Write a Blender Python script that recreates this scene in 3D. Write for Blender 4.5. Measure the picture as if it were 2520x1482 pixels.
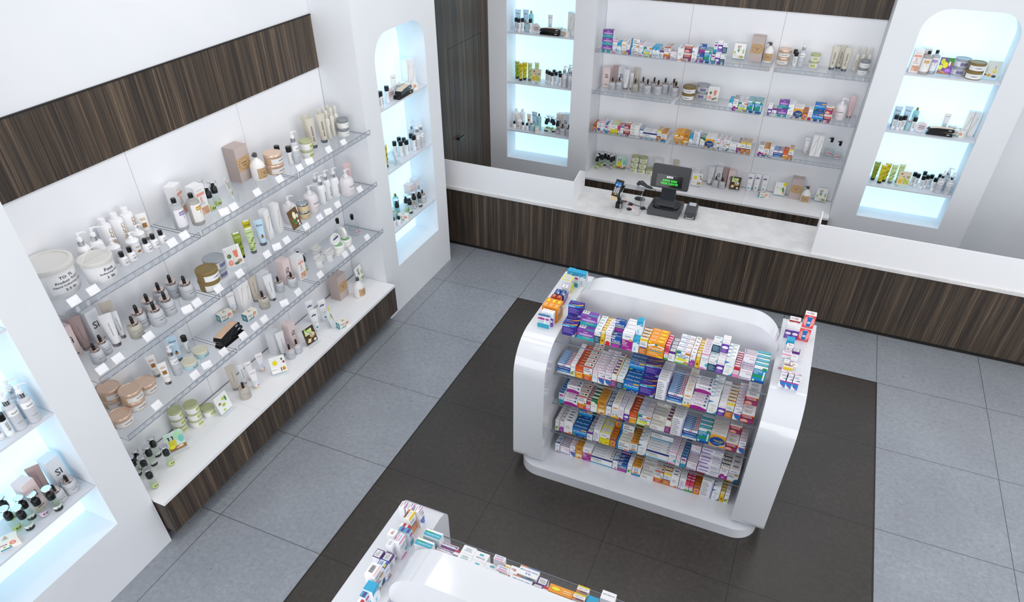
import bpy, math, random
from mathutils import Matrix, Vector
random.seed(7)
PI = math.pi
sc = bpy.context.scene
C = sc.collection
for o in list(bpy.data.objects): bpy.data.objects.remove(o)

# ---------------------------------------------------------------- camera, world, lights, exposure
cam = bpy.data.cameras.new('camera'); camo = bpy.data.objects.new('camera', cam); C.objects.link(camo)
camo.location = (3.666, -6.378, 4.526); camo.rotation_euler = (0.895959, 0, 0.406551)
cam.sensor_fit = 'HORIZONTAL'; cam.sensor_width = 36; cam.lens = 1672.75*36/2520; cam.shift_y = 152.06/2520
cam.clip_start = 0.05; cam.clip_end = 100
sc.camera = camo
w = bpy.data.worlds.new('room_light'); sc.world = w; w.use_nodes = True
w.node_tree.nodes['Background'].inputs[0].default_value = (0.955, 0.972, 1.0, 1); w.node_tree.nodes['Background'].inputs[1].default_value = .63
sc.view_settings.view_transform = 'Standard'; sc.view_settings.look = 'None'; sc.view_settings.gamma = 1
sc.view_settings.use_curve_mapping = False; sc.view_settings.exposure = 0.25
try: sc.cycles.transparent_max_bounces = 24
except Exception: pass
def area(name, loc, size, power, color=(1, 1, 1), tgt=None, sy=None):
    l = bpy.data.lights.new(name, 'AREA'); l.energy = power; l.size = size; l.color = color
    if sy: l.shape = 'RECTANGLE'; l.size_y = sy
    o = bpy.data.objects.new(name, l); C.objects.link(o); o.location = loc
    if tgt is not None: o.rotation_euler = (Vector(tgt)-Vector(loc)).to_track_quat('-Z', 'Y').to_euler()
    return o
area('ceiling_light_panel', (2.2, -1.2, 5.6), 3.2, 32, (1, .98, .96), None, 1.6)
area('ceiling_light_panel', (2.0, -4.6, 5.6), 2.6, 14, (1, .98, .96), None, 1.6)
area('ceiling_light_panel', (4.2, 1.6, 5.4), 3.0, 16, (.95, .97, 1), None, .8)
area('front_fill_light', (3.0, -9.5, 2.6), 7, 165, (.97, .98, 1), (3.0, 0, 1.4), 3.4)  # added fill light behind the camera for front-facing surfaces, not a known window
area('side_fill_light', (8.8, -3.4, 2.8), 6, 100, (.97, .98, 1), (0, -2.6, 1.3), 3.2)  # fill light added on the right to lift the left wall, no known window
area('ceiling_spotlight', (1.0, -2.8, 5.0), .14, 10, (1, 1, 1))

# ---------------------------------------------------------------- materials
def lin(h):
    r = []
    for i in (0, 2, 4):
        c = int(h[i:i+2], 16)/255
        r.append(c/12.92 if c <= .04045 else ((c+.055)/1.055)**2.4)
    return (r[0], r[1], r[2], 1)
_m = {}
def M(h, rough=.42, metal=0, coat=0):
    k = (h, rough, metal, coat)
    if k in _m: return _m[k]
    m = bpy.data.materials.new('paint_'+h); m.use_nodes = True
    b = m.node_tree.nodes['Principled BSDF']; b.inputs['Base Color'].default_value = lin(h)
    b.inputs['Roughness'].default_value = rough; b.inputs['Metallic'].default_value = metal
    b.inputs['Coat Weight'].default_value = coat; b.inputs['Coat Roughness'].default_value = .05
    _m[k] = m; return m
def nodes(name):
    m = bpy.data.materials.new(name); m.use_nodes = True
    nt = m.node_tree; return m, nt, nt.nodes['Principled BSDF']
def noise(nt, scale, detail, vec=None, rough=.5):
    n = nt.nodes.new('ShaderNodeTexNoise'); n.inputs['Scale'].default_value = scale; n.inputs['Detail'].default_value = detail
    n.inputs['Roughness'].default_value = rough
    if vec is not None: nt.links.new(vec, n.inputs['Vector'])
    return n.outputs['Fac']
def ramp(nt, fac, stops):
    r = nt.nodes.new('ShaderNodeValToRGB'); e = r.color_ramp.elements
    while len(e) > 1: e.remove(e[0])
    e[0].position = stops[0][0]; e[0].color = lin(stops[0][1])
    for p, c in stops[1:]:
        x = e.new(p); x.color = lin(c)
    nt.links.new(fac, r.inputs[0]); return r.outputs[0]
def pos(nt, scale=(1, 1, 1)):
    g = nt.nodes.new('ShaderNodeNewGeometry'); mp = nt.nodes.new('ShaderNodeMapping'); mp.inputs['Scale'].default_value = scale
    nt.links.new(g.outputs['Position'], mp.inputs['Vector']); return mp.outputs['Vector']
def math_(nt, op, a, b=None):
    n = nt.nodes.new('ShaderNodeMath'); n.operation = op
    for i, v in enumerate((a, b)):
        if v is None: continue
        if isinstance(v, (int, float)): n.inputs[i].default_value = v
        else: nt.links.new(v, n.inputs[i])
    return n.outputs[0]
def mixc(nt, fac, a, b):
    n = nt.nodes.new('ShaderNodeMix'); n.data_type = 'RGBA'
    nt.links.new(fac, n.inputs[0])
    for i, v in ((6, a), (7, b)):
        if isinstance(v, str): n.inputs[i].default_value = lin(v)
        else: nt.links.new(v, n.inputs[i])
    return n.outputs[2]
def wood_mat():
    m, nt, b = nodes('dark_zebrano_wood')
    f1 = noise(nt, 1, 3, pos(nt, (16, 16, .3))); f2 = noise(nt, 1, 4, pos(nt, (120, 120, .7)), .7); f3 = noise(nt, 1, 2, pos(nt, (330, 330, 2.5)))
    s = math_(nt, 'ADD', math_(nt, 'MULTIPLY', f1, .26), math_(nt, 'ADD', math_(nt, 'MULTIPLY', f2, .5), math_(nt, 'MULTIPLY', f3, .24)))
    c = ramp(nt, s, [(.34, '120e0b'), (.44, '2b231d'), (.5, '40352b'), (.56, '594a3c'), (.64, '8c765f')])
    nt.links.new(c, b.inputs['Base Color']); b.inputs['Roughness'].default_value = .5
    return m
def floor_mat(name, stops, grout, r0, r1):
    m, nt, b = nodes(name)
    p = pos(nt); sp = nt.nodes.new('ShaderNodeSeparateXYZ'); nt.links.new(p, sp.inputs[0])
    ds = []
    for ax in (0, 1):
        f = math_(nt, 'FRACT', math_(nt, 'ADD', sp.outputs[ax], 100.5))
        ds.append(math_(nt, 'ABSOLUTE', math_(nt, 'SUBTRACT', f, .5)))
    d = math_(nt, 'MINIMUM', ds[0], ds[1]); line = math_(nt, 'LESS_THAN', d, .0028)
    n1 = noise(nt, 1.6, 6, p, .62); n2 = noise(nt, 26, 6, p, .75); n3 = noise(nt, 170, 3, p, .7)
    s = math_(nt, 'ADD', math_(nt, 'MULTIPLY', n1, .2), math_(nt, 'ADD', math_(nt, 'MULTIPLY', n2, .4), math_(nt, 'MULTIPLY', n3, .4)))
    c = ramp(nt, s, stops); nt.links.new(mixc(nt, line, c, grout), b.inputs['Base Color'])
    rr = nt.nodes.new('ShaderNodeMapRange'); nt.links.new(n2, rr.inputs[0]); rr.inputs[3].default_value = r0; rr.inputs[4].default_value = r1
    nt.links.new(rr.outputs[0], b.inputs['Roughness']); b.inputs['Specular IOR Level'].default_value = .5
    return m
def stone_mat():
    m, nt, b = nodes('white_quartz_worktop')
    n2 = noise(nt, 150, 3, pos(nt), .7); n1 = noise(nt, 5, 4, pos(nt), .6)
    s = math_(nt, 'ADD', math_(nt, 'MULTIPLY', n1, .4), math_(nt, 'MULTIPLY', n2, .6))
    nt.links.new(ramp(nt, s, [(.3, 'b4b2b2'), (.42, 'd4d2d1'), (.55, 'e6e5e4'), (.7, 'f2f1f0')]), b.inputs['Base Color']); b.inputs['Roughness'].default_value = .3
    return m
def wall_mat(name, a, bcol, rough=.5):
    m, nt, b = nodes(name)
    nt.links.new(ramp(nt, noise(nt, 1.1, 3, pos(nt)), [(.35, a), (.65, bcol)]), b.inputs['Base Color']); b.inputs['Roughness'].default_value = rough
    return m
def glass(name, tint, gl=.06, edge=False):
    m = bpy.data.materials.new(name); m.use_nodes = True; nt = m.node_tree; nt.nodes.clear()
    o = nt.nodes.new('ShaderNodeOutputMaterial'); t = nt.nodes.new('ShaderNodeBsdfTransparent'); g = nt.nodes.new('ShaderNodeBsdfGlossy')
    t.inputs[0].default_value = lin(tint); g.inputs['Roughness'].default_value = .03
    f = nt.nodes.new('ShaderNodeFresnel'); ge = nt.nodes.new('ShaderNodeNewGeometry'); mr = nt.nodes.new('ShaderNodeMapRange')
    mr.inputs[3].default_value = 1.2; mr.inputs[4].default_value = 1/1.2; nt.links.new(ge.outputs['Backfacing'], mr.inputs[0]); nt.links.new(mr.outputs[0], f.inputs[0])
    mx = nt.nodes.new('ShaderNodeMixShader'); nt.links.new(f.outputs[0], mx.inputs[0]); nt.links.new(t.outputs[0], mx.inputs[1]); nt.links.new(g.outputs[0], mx.inputs[2])
    nt.links.new(mx.outputs[0], o.inputs[0]); return m
def glow(name, h, s):
    m, nt, b = nodes(name); b.inputs['Base Color'].default_value = lin(h); b.inputs['Emission Color'].default_value = lin(h); b.inputs['Emission Strength'].default_value = s
    return m
WOOD = wood_mat(); STONE = stone_mat()
FL = floor_mat('light_grey_stone_tile', [(.30, '6c7076'), (.43, '888c94'), (.53, '959aa1'), (.62, 'a6abb2'), (.72, 'c6cad0')], '4c4f54', .2, .4)
FD = floor_mat('dark_brown_stone_tile', [(.30, '1f1c1a'), (.43, '312d2a'), (.53, '3b3632'), (.62, '4a4540'), (.72, '6a635c')], '161413', .24, .46)
WALL = wall_mat('white_wall_paint', 'e8ebef', 'edeff3', .6); PANEL = wall_mat('white_back_panel', 'f1f2f6', 'f6f7fa', .22)
GLOSSW = M('dfe1e6', .14, 0, .5); WHITE = M('f3f3f5', .35); WMAT = M('f6f6f8', .5)
GLASS = glass('clear_shelf_glass', 'fafbfc'); GEDGE = M('7b8189', .25); RAILG = M('b2b8c2', .3)
CLEAR = glass('clear_bottle_plastic', 'fbfdfd'); ACR = glass('clear_acrylic', 'fcfefe')
CHROME = M('d8d8dc', .12, 1); ROSE = M('dccac2', .15, 1); NSH = M('dcdfe6', .4); GOLDM = M('e0b48c', .16, 1); BLACK = M('0e0e10', .28); DGREY = M('4c4e53', .3)
NGLOW = glow('backlit_niche_panel', 'c8eeff', .72)

# ---------------------------------------------------------------- mesh building
class MB:
    def __init__(s): s.v = []; s.f = []; s.mi = []; s.sm = []; s.mats = []
    def add(s, vs, fs, mat, smooth=False, X=None):
        if mat not in s.mats: s.mats.append(mat)
        k = s.mats.index(mat); n = len(s.v)
        if X is not None: vs = [tuple(X @ Vector(p)) for p in vs]
        s.v += [tuple(p) for p in vs]
        for f in fs: s.f.append([n+i for i in f]); s.mi.append(k); s.sm.append(smooth)
        return s
    def box(s, x0, x1, y0, y1, z0, z1, mat, X=None):
        vs = [(x0, y0, z0), (x1, y0, z0), (x1, y1, z0), (x0, y1, z0), (x0, y0, z1), (x1, y0, z1), (x1, y1, z1), (x0, y1, z1)]
        return s.add(vs, [(0, 3, 2, 1), (4, 5, 6, 7), (0, 1, 5, 4), (1, 2, 6, 5), (2, 3, 7, 6), (3, 0, 4, 7)], mat, False, X)
    def lathe(s, prof, mat, n=24, X=None, sx=1, sy=1):
        vs = []; fs = []
        for r, z in prof:
            for i in range(n):
                a = 2*PI*i/n; vs.append((r*math.cos(a)*sx, r*math.sin(a)*sy, z))
        for j in range(len(prof)-1):
            for i in range(n):
                k = (i+1) % n; fs.append((j*n+i, j*n+k, (j+1)*n+k, (j+1)*n+i))
        if prof[0][0] > 1e-5: fs.append(tuple(reversed(range(n))))
        if prof[-1][0] > 1e-5: fs.append(tuple(range((len(prof)-1)*n, len(prof)*n)))
        return s.add(vs, fs, mat, True, X)
    def sector(s, r, z0, z1, a0, a1, mat, n=12, r1=None, X=None):       # label wrapped round a cylinder; a=0 is the front (-y)
        r1 = r if r1 is None else r1; vs = []
        for i in range(n+1):
            a = a0+(a1-a0)*i/n
            vs += [(r*math.sin(a), -r*math.cos(a), z0), (r1*math.sin(a), -r1*math.cos(a), z1)]
        return s.add(vs, [(2*i, 2*i+2, 2*i+3, 2*i+1) for i in range(n)], mat, True, X)
    def quad(s, p, mat, X=None): return s.add(p, [tuple(range(len(p)))], mat, False, X)
    def tube(s, pts, r, mat, n=8):
        vs = []; fs = []; pts = [Vector(p) for p in pts]; u = None
        for i, p in enumerate(pts):
            d = (pts[min(i+1, len(pts)-1)]-pts[max(i-1, 0)]).normalized()
            if u is None: u = d.orthogonal().normalized()
            u = (u-d*u.dot(d)).normalized(); w_ = d.cross(u)
            rr = r[i] if isinstance(r, (list, tuple)) else r
            for k in range(n):
                a = 2*PI*k/n; vs.append(tuple(p+u*math.cos(a)*rr+w_*math.sin(a)*rr))
        for i in range(len(pts)-1):
            for k in range(n):
                l = (k+1) % n; fs.append((i*n+k, i*n+l, (i+1)*n+l, (i+1)*n+k))
        fs.append(tuple(reversed(range(n)))); fs.append(tuple(range((len(pts)-1)*n, len(pts)*n)))
        return s.add(vs, fs, mat, True)
    def prism(s, prof, a0, a1, axis, mat, smooth=False):
        n = len(prof)
        def P(p, a): return (a, p[0], p[1]) if axis == 'x' else ((p[0], a, p[1]) if axis == 'y' else (p[0], p[1], a))
        vs = [P(p, a0) for p in prof]+[P(p, a1) for p in prof]
        fs = [(i, (i+1) % n, n+(i+1) % n, n+i) for i in range(n)]
        s.add(vs, fs, mat, True); s.add(vs, [tuple(reversed(range(n))), tuple(range(n, 2*n))], mat, False); return s
    def text(s, txt, mat, fit, fn):
        """glyph outlines; fit=(w,h) box, fn maps centred (u,v) to a 3D point"""
        tv, tf = glyphs(txt); 
        sc_ = min(fit[0], fit[1]*TW(txt)) if False else fit[0]
        hh = TH(txt); k = fit[0]; kv = fit[1]/hh if fit[1] else abs(k)
        return s.add([fn(x*k, y*kv) for x, y in tv], tf, mat)
    def mesh(s, name):
        me = bpy.data.meshes.new(name); me.from_pydata(s.v, [], s.f)
        for m in s.mats: me.materials.append(m)
        me.polygons.foreach_set('material_index', s.mi); me.polygons.foreach_set('use_smooth', s.sm)
        me.update()
        if any(s.sm):
            try: me.set_sharp_from_angle(angle=math.radians(38))
            except Exception: pass
        return me
_g = {}
def glyphs(txt):
    if txt in _g: return _g[txt][:2]
    cu = bpy.data.curves.new('t', 'FONT'); cu.body = txt; cu.resolution_u = 2; cu.size = 1; cu.offset = .012
    o = bpy.data.objects.new('t', cu); C.objects.link(o)
    dg = bpy.context.evaluated_depsgraph_get(); me = o.evaluated_get(dg).to_mesh()
    vs = [(v.co.x, v.co.y) for v in me.vertices]; fs = [tuple(p.vertices) for p in me.polygons]
    o.evaluated_get(dg).to_mesh_clear(); bpy.data.objects.remove(o); bpy.data.curves.remove(cu)
    x0 = min(v[0] for v in vs); x1 = max(v[0] for v in vs); y0 = min(v[1] for v in vs); y1 = max(v[1] for v in vs)
    W = x1-x0; vs = [((x-(x0+x1)/2)/W, (y-(y0+y1)/2)/W) for x, y in vs]
    _g[txt] = (vs, fs, (y1-y0)/W); return vs, fs
def TH(txt): glyphs(txt); return _g[txt][2]
def TW(txt): return 1
def put(name, me, parent=None, loc=(0, 0, 0), rz=0, label=None, cat=None, group=None, kind=None):
    o = bpy.data.objects.new(name, me); C.objects.link(o); o.location = loc; o.rotation_euler = (0, 0, rz)
    if parent: o.parent = parent
    if label: o['label'] = label
    if cat: o['category'] = cat
    if group: o['group'] = group
    if kind: o['kind'] = kind
    return o
def struct(name, mb, parent=None): return put(name, mb.mesh(name), parent, kind=None if parent else 'structure')
def bevel(o, wd=.006, seg=2):
    b = o.modifiers.new('soft_edges', 'BEVEL'); b.width = wd; b.segments = seg; b.limit_method = 'ANGLE'; b.angle_limit = math.radians(50); b.harden_normals = False

# ---------------------------------------------------------------- the room
XW = -.616; YB = 3.16; XC = -.18; YC = 2.724; TOP = 5.2
b = MB()
def frect(x0, x1, y0, y1, m): b.quad([(x0, y0, 0), (x1, y0, 0), (x1, y1, 0), (x0, y1, 0)], m)
frect(XW, 1, -9, 3.3, FL); frect(1, 5, 0, 3.3, FL); frect(5, 9, -9, 3.3, FL); frect(1, 5, -9, 0, FD)
struct('floor', b)
b = MB()
for x in (1, 5): b.box(x-.006, x+.006, -9, 0, 0, .0015, M('1d1a18', .5))
b.box(1, 5, -.004, .004, 0, .0015, M('1d1a18', .5)); struct('trim_1', b)
# left wall with white back panels, wood band, niche columns
b = MB(); b.box(XW-.1, XW-.012, -9, 3.3, 0, TOP, WALL); b.box(XW-.012, XW-.001, -4.36, -.985, 3.178, TOP, WALL); struct('wall_left', b)
b = MB(); b.box(XW-.1, 9, YB+.012, YB+.1, 0, TOP, WALL); b.box(5.806, 9, YB-.001, YB+.012, 0, TOP, WALL); struct('wall_back', b)
def back_panels(axis, a, f0):
    b = MB()
    for i in range(3):
        s0 = a[i]+.002; s1 = a[i+1]-.002
        if axis == 'y': b.box(XW-.011, XW, s0, s1, .49, 2.73, PANEL)
        else: b.box(s0, s1, YB, YB+.011, .49, 2.73, PANEL)
    return b
LY = [-4.352, -3.225, -2.10, -.987]; BX_ = [.913, 2.03, 3.143, 4.255]
struct('trim_2', back_panels('y', LY, 0)); struct('trim_3', back_panels('x', BX_, 0))
b = MB()
for i in range(3): b.box(XW-.011, XW+.012, LY[i]+.001, LY[i+1]-.001, 2.73, 3.17, WOOD)
b.box(XW-.011, XW+.016, LY[0], LY[3], 3.17, 3.178, M('14110f', .6)); struct('trim_4', b)
b = MB()
for i in range(3): b.box(BX_[i]+.001, BX_[i+1]-.001, YB-.012, YB+.011, 2.73, 3.17, WOOD)
b.box(BX_[0], BX_[3], YB-.016, YB+.011, 3.17, 3.178, M('14110f', .6)); struct('trim_5', b)
def column(a0, a1, n0, n1, toXY, name):
    """niche column: a = coordinate along the wall, d = distance out of the wall, opening n0..n1 with rounded top"""
    b = MB(); D = .436; ND = .115; zb, zt, r = .55, 2.965, .25
    P = toXY
    def q(*pts): b.quad([P(*p) for p in pts], WALL)
    arch = []
    for k in range(9): t = PI-k*PI/2/8; arch.append((n0+r+r*math.cos(t), zt-r+r*math.sin(t)))
    for k in range(9): t = PI/2-k*PI/2/8; arch.append((n1-r+r*math.cos(t), zt-r+r*math.sin(t)))
    q((a0, D, 0), (n0, D, 0), (n0, D, zt-r), (a0, D, zt-r)); q((n1, D, 0), (a1, D, 0), (a1, D, zt-r), (n1, D, zt-r)); q((n0, D, 0), (n1, D, 0), (n1, D, zb), (n0, D, zb))
    q((a0, D, zt-r), (n0, D, zt-r), (n0, D, TOP), (a0, D, TOP)); q((n1, D, zt-r), (a1, D, zt-r), (a1, D, TOP), (n1, D, TOP))
    for i in range(len(arch)-1):
        (u0, v0), (u1, v1) = arch[i], arch[i+1]
        q((u0, D, v0), (u1, D, v1), (u1, D, TOP), (u0, D, TOP))
    ring = [(n0, zb)]+arch+[(n1, zb)]
    for i in range(len(ring)):
        (u0, v0), (u1, v1) = ring[i], ring[(i+1) % len(ring)]
        b.add([P(u0, D, v0), P(u1, D, v1), P(u1, ND, v1), P(u0, ND, v0)], [(0, 1, 2, 3)], WALL, 0 < i < len(arch))
    q((a0, 0, 0), (a0, D, 0), (a0, D, TOP), (a0, 0, TOP)); q((a1, D, 0), (a1, 0, 0), (a1, 0, TOP), (a1, D, TOP))
    col = struct(name, b)
    b = MB(); b.add([P(u, ND, v) for u, v in ring], [tuple(range(len(ring)))], NGLOW)
    put('backlight_panel', b.mesh('backlight_panel'), col, label='pale blue glowing niche back panel')
PL = lambda a, d, z: (XW+d, a, z); PB = lambda a, d, z: (a, YB-d, z)
NICHE = [('L', -5.9, -4.36, -5.6, -4.65, 'wall_left_column_near', 'near left niche'), ('L', -.985, .513, -.70, .252, 'wall_left_column_far', 'far left niche'),
         ('B', -.606, .911, -.332, .625, 'wall_back_column_left', 'left back niche'), ('B', 4.257, 5.806, 4.562, 5.51, 'wall_back_column_right', 'right back niche')]
for w_, a0, a1, n0, n1, nm, pl in NICHE:
    column(a0, a1, n0, n1, PL if w_ == 'L' else PB, nm)
    for zz, nm2 in ((2.285, 'top'), (1.64, 'middle'), (.965, 'bottom')):
        b = MB()
        if w_ == 'L': b.box(XW+.117, XC-.008, n0+.002, n1-.002, zz-.016, zz, NSH)
        else: b.box(n0+.002, n1-.002, YC+.008, YB-.117, zz-.016, zz, NSH)
        put('niche_shelf', b.mesh('niche_shelf'), label='white %s shelf board inside the %s' % (nm2, pl), cat='shelf', group='white niche shelf boards')
# wood clad wall with concealed door
b = MB(); x = XW; g = .004; Y0, Y1 = 1.537, 2.483
b.box(x-.011, x+.01, .513, Y0-g, 0, TOP, WOOD); b.box(x-.011, x+.01, Y1+g, 2.73, 0, TOP, WOOD); b.box(x-.011, x+.01, Y0-g, Y1+g, 2.302+g, TOP, WOOD)
b.box(x-.011, x+.002, Y0-g, Y1+g, 0, 2.31, M('080706', .8)); struct('wall_left_wood', b)
b = MB(); b.box(x+.002, x+.01, Y0, Y1, .01, 2.302, WOOD); d = struct('door_1', b)
b = MB(); b.box(x+.01, x+.05, 1.66, 1.68, 1.135, 1.16, BLACK); b.box(x+.04, x+.062, 1.64, 1.80, 1.135, 1.16, BLACK); put('door_handle', b.mesh('door_handle'), d, label='matt black lever door handle')

# ---------------------------------------------------------------- wall display bases and glass shelves
def base_unit(axis):
    def bx(b, d0, d1, a0, a1, z0, z1, m):
        if axis == 'y': b.box(XW+d0, XW+d1, a0, a1, z0, z1, m)
        else: b.box(a0, a1, YB-d1, YB-d0, z0, z1, m)
    A = LY if axis == 'y' else BX_
    nm = 'left wall' if axis == 'y' else 'back wall'
    r = put('display_cabinet', None, loc=(XW, -2.6, 0) if axis == 'y' else (2.6, YB, 0), label='low dark wood display cabinet with white top along the '+nm, cat='cabinet')
    off = Vector(r.location)
    def fin(n, b, lab=None):
        b.v = [tuple(Vector(p)-off) for p in b.v]; return put(n, b.mesh(n), r, label=lab)
    b = MB()
    for i in range(3): bx(b, .012, .546, A[i]+.0008, A[i+1]-.0008, .462, .49, WHITE)
    fin('cabinet_top', b, 'white cabinet top')
    b = MB()
    for i in range(3): bx(b, .01, .541, A[i]+.001, A[i+1]-.001, .15, .462, WOOD)
    fin('body', b)
    b = MB(); bx(b, .01, .36, A[0]+.01, A[3]-.01, 0, .15, WOOD); fin('plinth', b)
base_unit('y'); base_unit('x')
def glass_shelf(axis, a0, a1, z, label):
    d1 = .486; r = put('glass_shelf', None, loc=(XW, a0, z) if axis == 'y' else (a0, YB, z), label=label, cat='shelf', group='clear glass wall shelves')
    L = a1-a0
    def bx(b, d0, d1, u0, u1, z0, z1, m):
        if axis == 'y': b.box(d0, d1, u0, u1, z0, z1, m)
        else: b.box(u0, u1, -d1, -d0, z0, z1, m)
    b = MB(); bx(b, .004, d1, 0, L, -.008, 0, GLASS)
    bx(b, .004, d1, -.001, 0, -.0065, -.0015, GEDGE); bx(b, .004, d1, L, L+.001, -.0065, -.0015, GEDGE)
    put('shelf_panel', b.mesh('shelf_panel'), r)
    b = MB(); z0, z1 = 0.002, .044
    for zz in (z0, z1-.002): bx(b, d1+.001, d1+.006, 0, L, zz, zz+.0022, GEDGE)
    n = 15; p = L/n
    for i in range(n+1):
        u = i*p; e = .0015 if i in (0, n) else .011
        bx(b, d1+.0015, d1+.0055, max(0, u-e), min(L, u+e), z0, z1, RAILG if 0 < i < n else GEDGE)
    bx(b, d1+.003, d1+.0045, 0, L, z0, z1, GLASS)
    put('price_rail', b.mesh('price_rail'), r, label='ladder patterned clear price rail')
SZ = {'top': 2.17, 'middle': 1.648, 'lower': 1.127}
for nm, z in SZ.items():
    for i, bay in enumerate(('near', 'centre', 'far')): glass_shelf('y', LY[i]+.015, LY[i+1]-.012, z, '%s glass shelf in the %s bay of the left wall' % (nm, bay))
    for i, bay in enumerate(('left', 'centre', 'right')): glass_shelf('x', BX_[i]+.03, BX_[i+1]-.03, z, '%s glass shelf in the %s bay behind the counter' % (nm, bay))

# ---------------------------------------------------------------- service counter
r = put('service_counter', None, loc=(3, .9, 0), label='long dark wood service counter with white quartz worktop', cat='counter')
def fin(r, n, b, lab=None):
    off = Vector(r.location); b.v = [tuple(Vector(p)-off) for p in b.v]; return put(n, b.mesh(n), r, label=lab)
b = MB(); b.box(-.6, 8.8, .885, 1.5, .05, .80, WOOD); fin(r, 'front_panel', b, 'dark wood counter front')
b = MB(); b.box(-.6, 8.8, .905, 1.45, 0, .05, M('120e0c', .5)); fin(r, 'kick_plate', b, 'black kick plate')
b = MB(); b.box(-.6, 8.8, .872, 1.572, .80, .84, STONE); o = fin(r, 'worktop', b, 'speckled white quartz worktop'); bevel(o, .003, 1)
def screen(name, x0, x1, xw, xb, label):
    r = put(name, None, loc=(x0, .9, .84), label=label, cat='counter screen', group='white counter screens')
    b = MB(); b.box(x0, x1, .888, .906, .84, 1.18, WMAT); fin(r, 'front_board', b)
    b = MB(); s = .012; t = -s if xw == x1 else s
    q = [(xw, .9, .84), (xb, 1.571, .84), (xb, 1.571, 1.035), (xw+(xb-xw)*.5, 1.24, 1.18), (xw, .9, 1.18)]
    b.add(q+[(p[0]+t, p[1], p[2]) for p in q], [(0, 1, 2, 3, 4), (9, 8, 7, 6, 5)]+[(i, (i+1) % 5, 5+(i+1) % 5, 5+i) for i in range(5)], WMAT)
    fin(r, 'side_wing', b)
screen('counter_screen', -.55, 1.337, 1.337, 1.26, 'white screen board standing on the left part of the counter')
screen('counter_screen', 4.071, 8.6, 4.071, 4.088, 'white screen board standing on the right part of the counter')

# ---------------------------------------------------------------- island displays
def rr(u0, u1, v0, v1, rs, n=9):
    """rounded rectangle outline; rs = radii at (u0v0, u1v0, u1v1, u0v1)"""
    out = []
    for (cu, cv, a, r) in ((u0, v0, PI, rs[0]), (u1, v0, 1.5*PI, rs[1]), (u1, v1, 0, rs[2]), (u0, v1, PI/2, rs[3])):
        cx = cu+r if cu == u0 else cu-r; cy = cv+r if cv == v0 else cv-r
        for k in range(n): t = a+PI/2*k/(n-1); out.append((cx+r*math.cos(t), cy+r*math.sin(t)))
    return out
SH = [1.32, .99, .668, .338]
def island(dy, label, shelf_words):
    r = put('island_display', None, loc=(3.09, -1.787+dy, 0), label=label, cat='display unit', group='white island displays')
    b = MB(); b.prism(rr(2.065, 4.112, -2.555+dy, -1.02+dy, (.19,)*4, 12), 0, .1, 'z', GLOSSW); o = fin(r, 'plinth', b); bevel(o, .004)
    for x0, x1 in ((2.015, 2.281), (3.898, 4.156)):
        b = MB(); b.prism(rr(-2.515+dy, -1.235+dy, .1, 1.34, (.1, .1, .1, .3), 14), x0, x1, 'x', GLOSSW); o = fin(r, 'side_pod', b); bevel(o, .005)
    b = MB(); b.prism(rr(2.282, 3.897, .1, 1.6, (.001, .001, .24, .24), 14), -1.89+dy, -1.685+dy, 'y', GLOSSW); o = fin(r, 'centre_wall', b); bevel(o, .005)
    for s in (0, 1):
        for z in (SH if s == 0 else SH[:1]):
            b = MB(); y0, y1 = (-2.31+dy, -1.89+dy) if s == 0 else (-1.685+dy, -1.415+dy)
            b.box(2.283, 3.896, y0, y1, z-.008, z, GLASS); ye = y0 if s == 0 else y1
            b.box(2.283, 3.896, ye-.0012, ye+.0012, z-.0085, z+.0005, GEDGE); fin(r, 'glass_shelf', b)
island(0, 'white island display with rounded ends facing the counter, packed with medicine boxes', '')
island(-2.895, 'white island display nearest the camera, cut off by the photo bottom edge', '')

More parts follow.
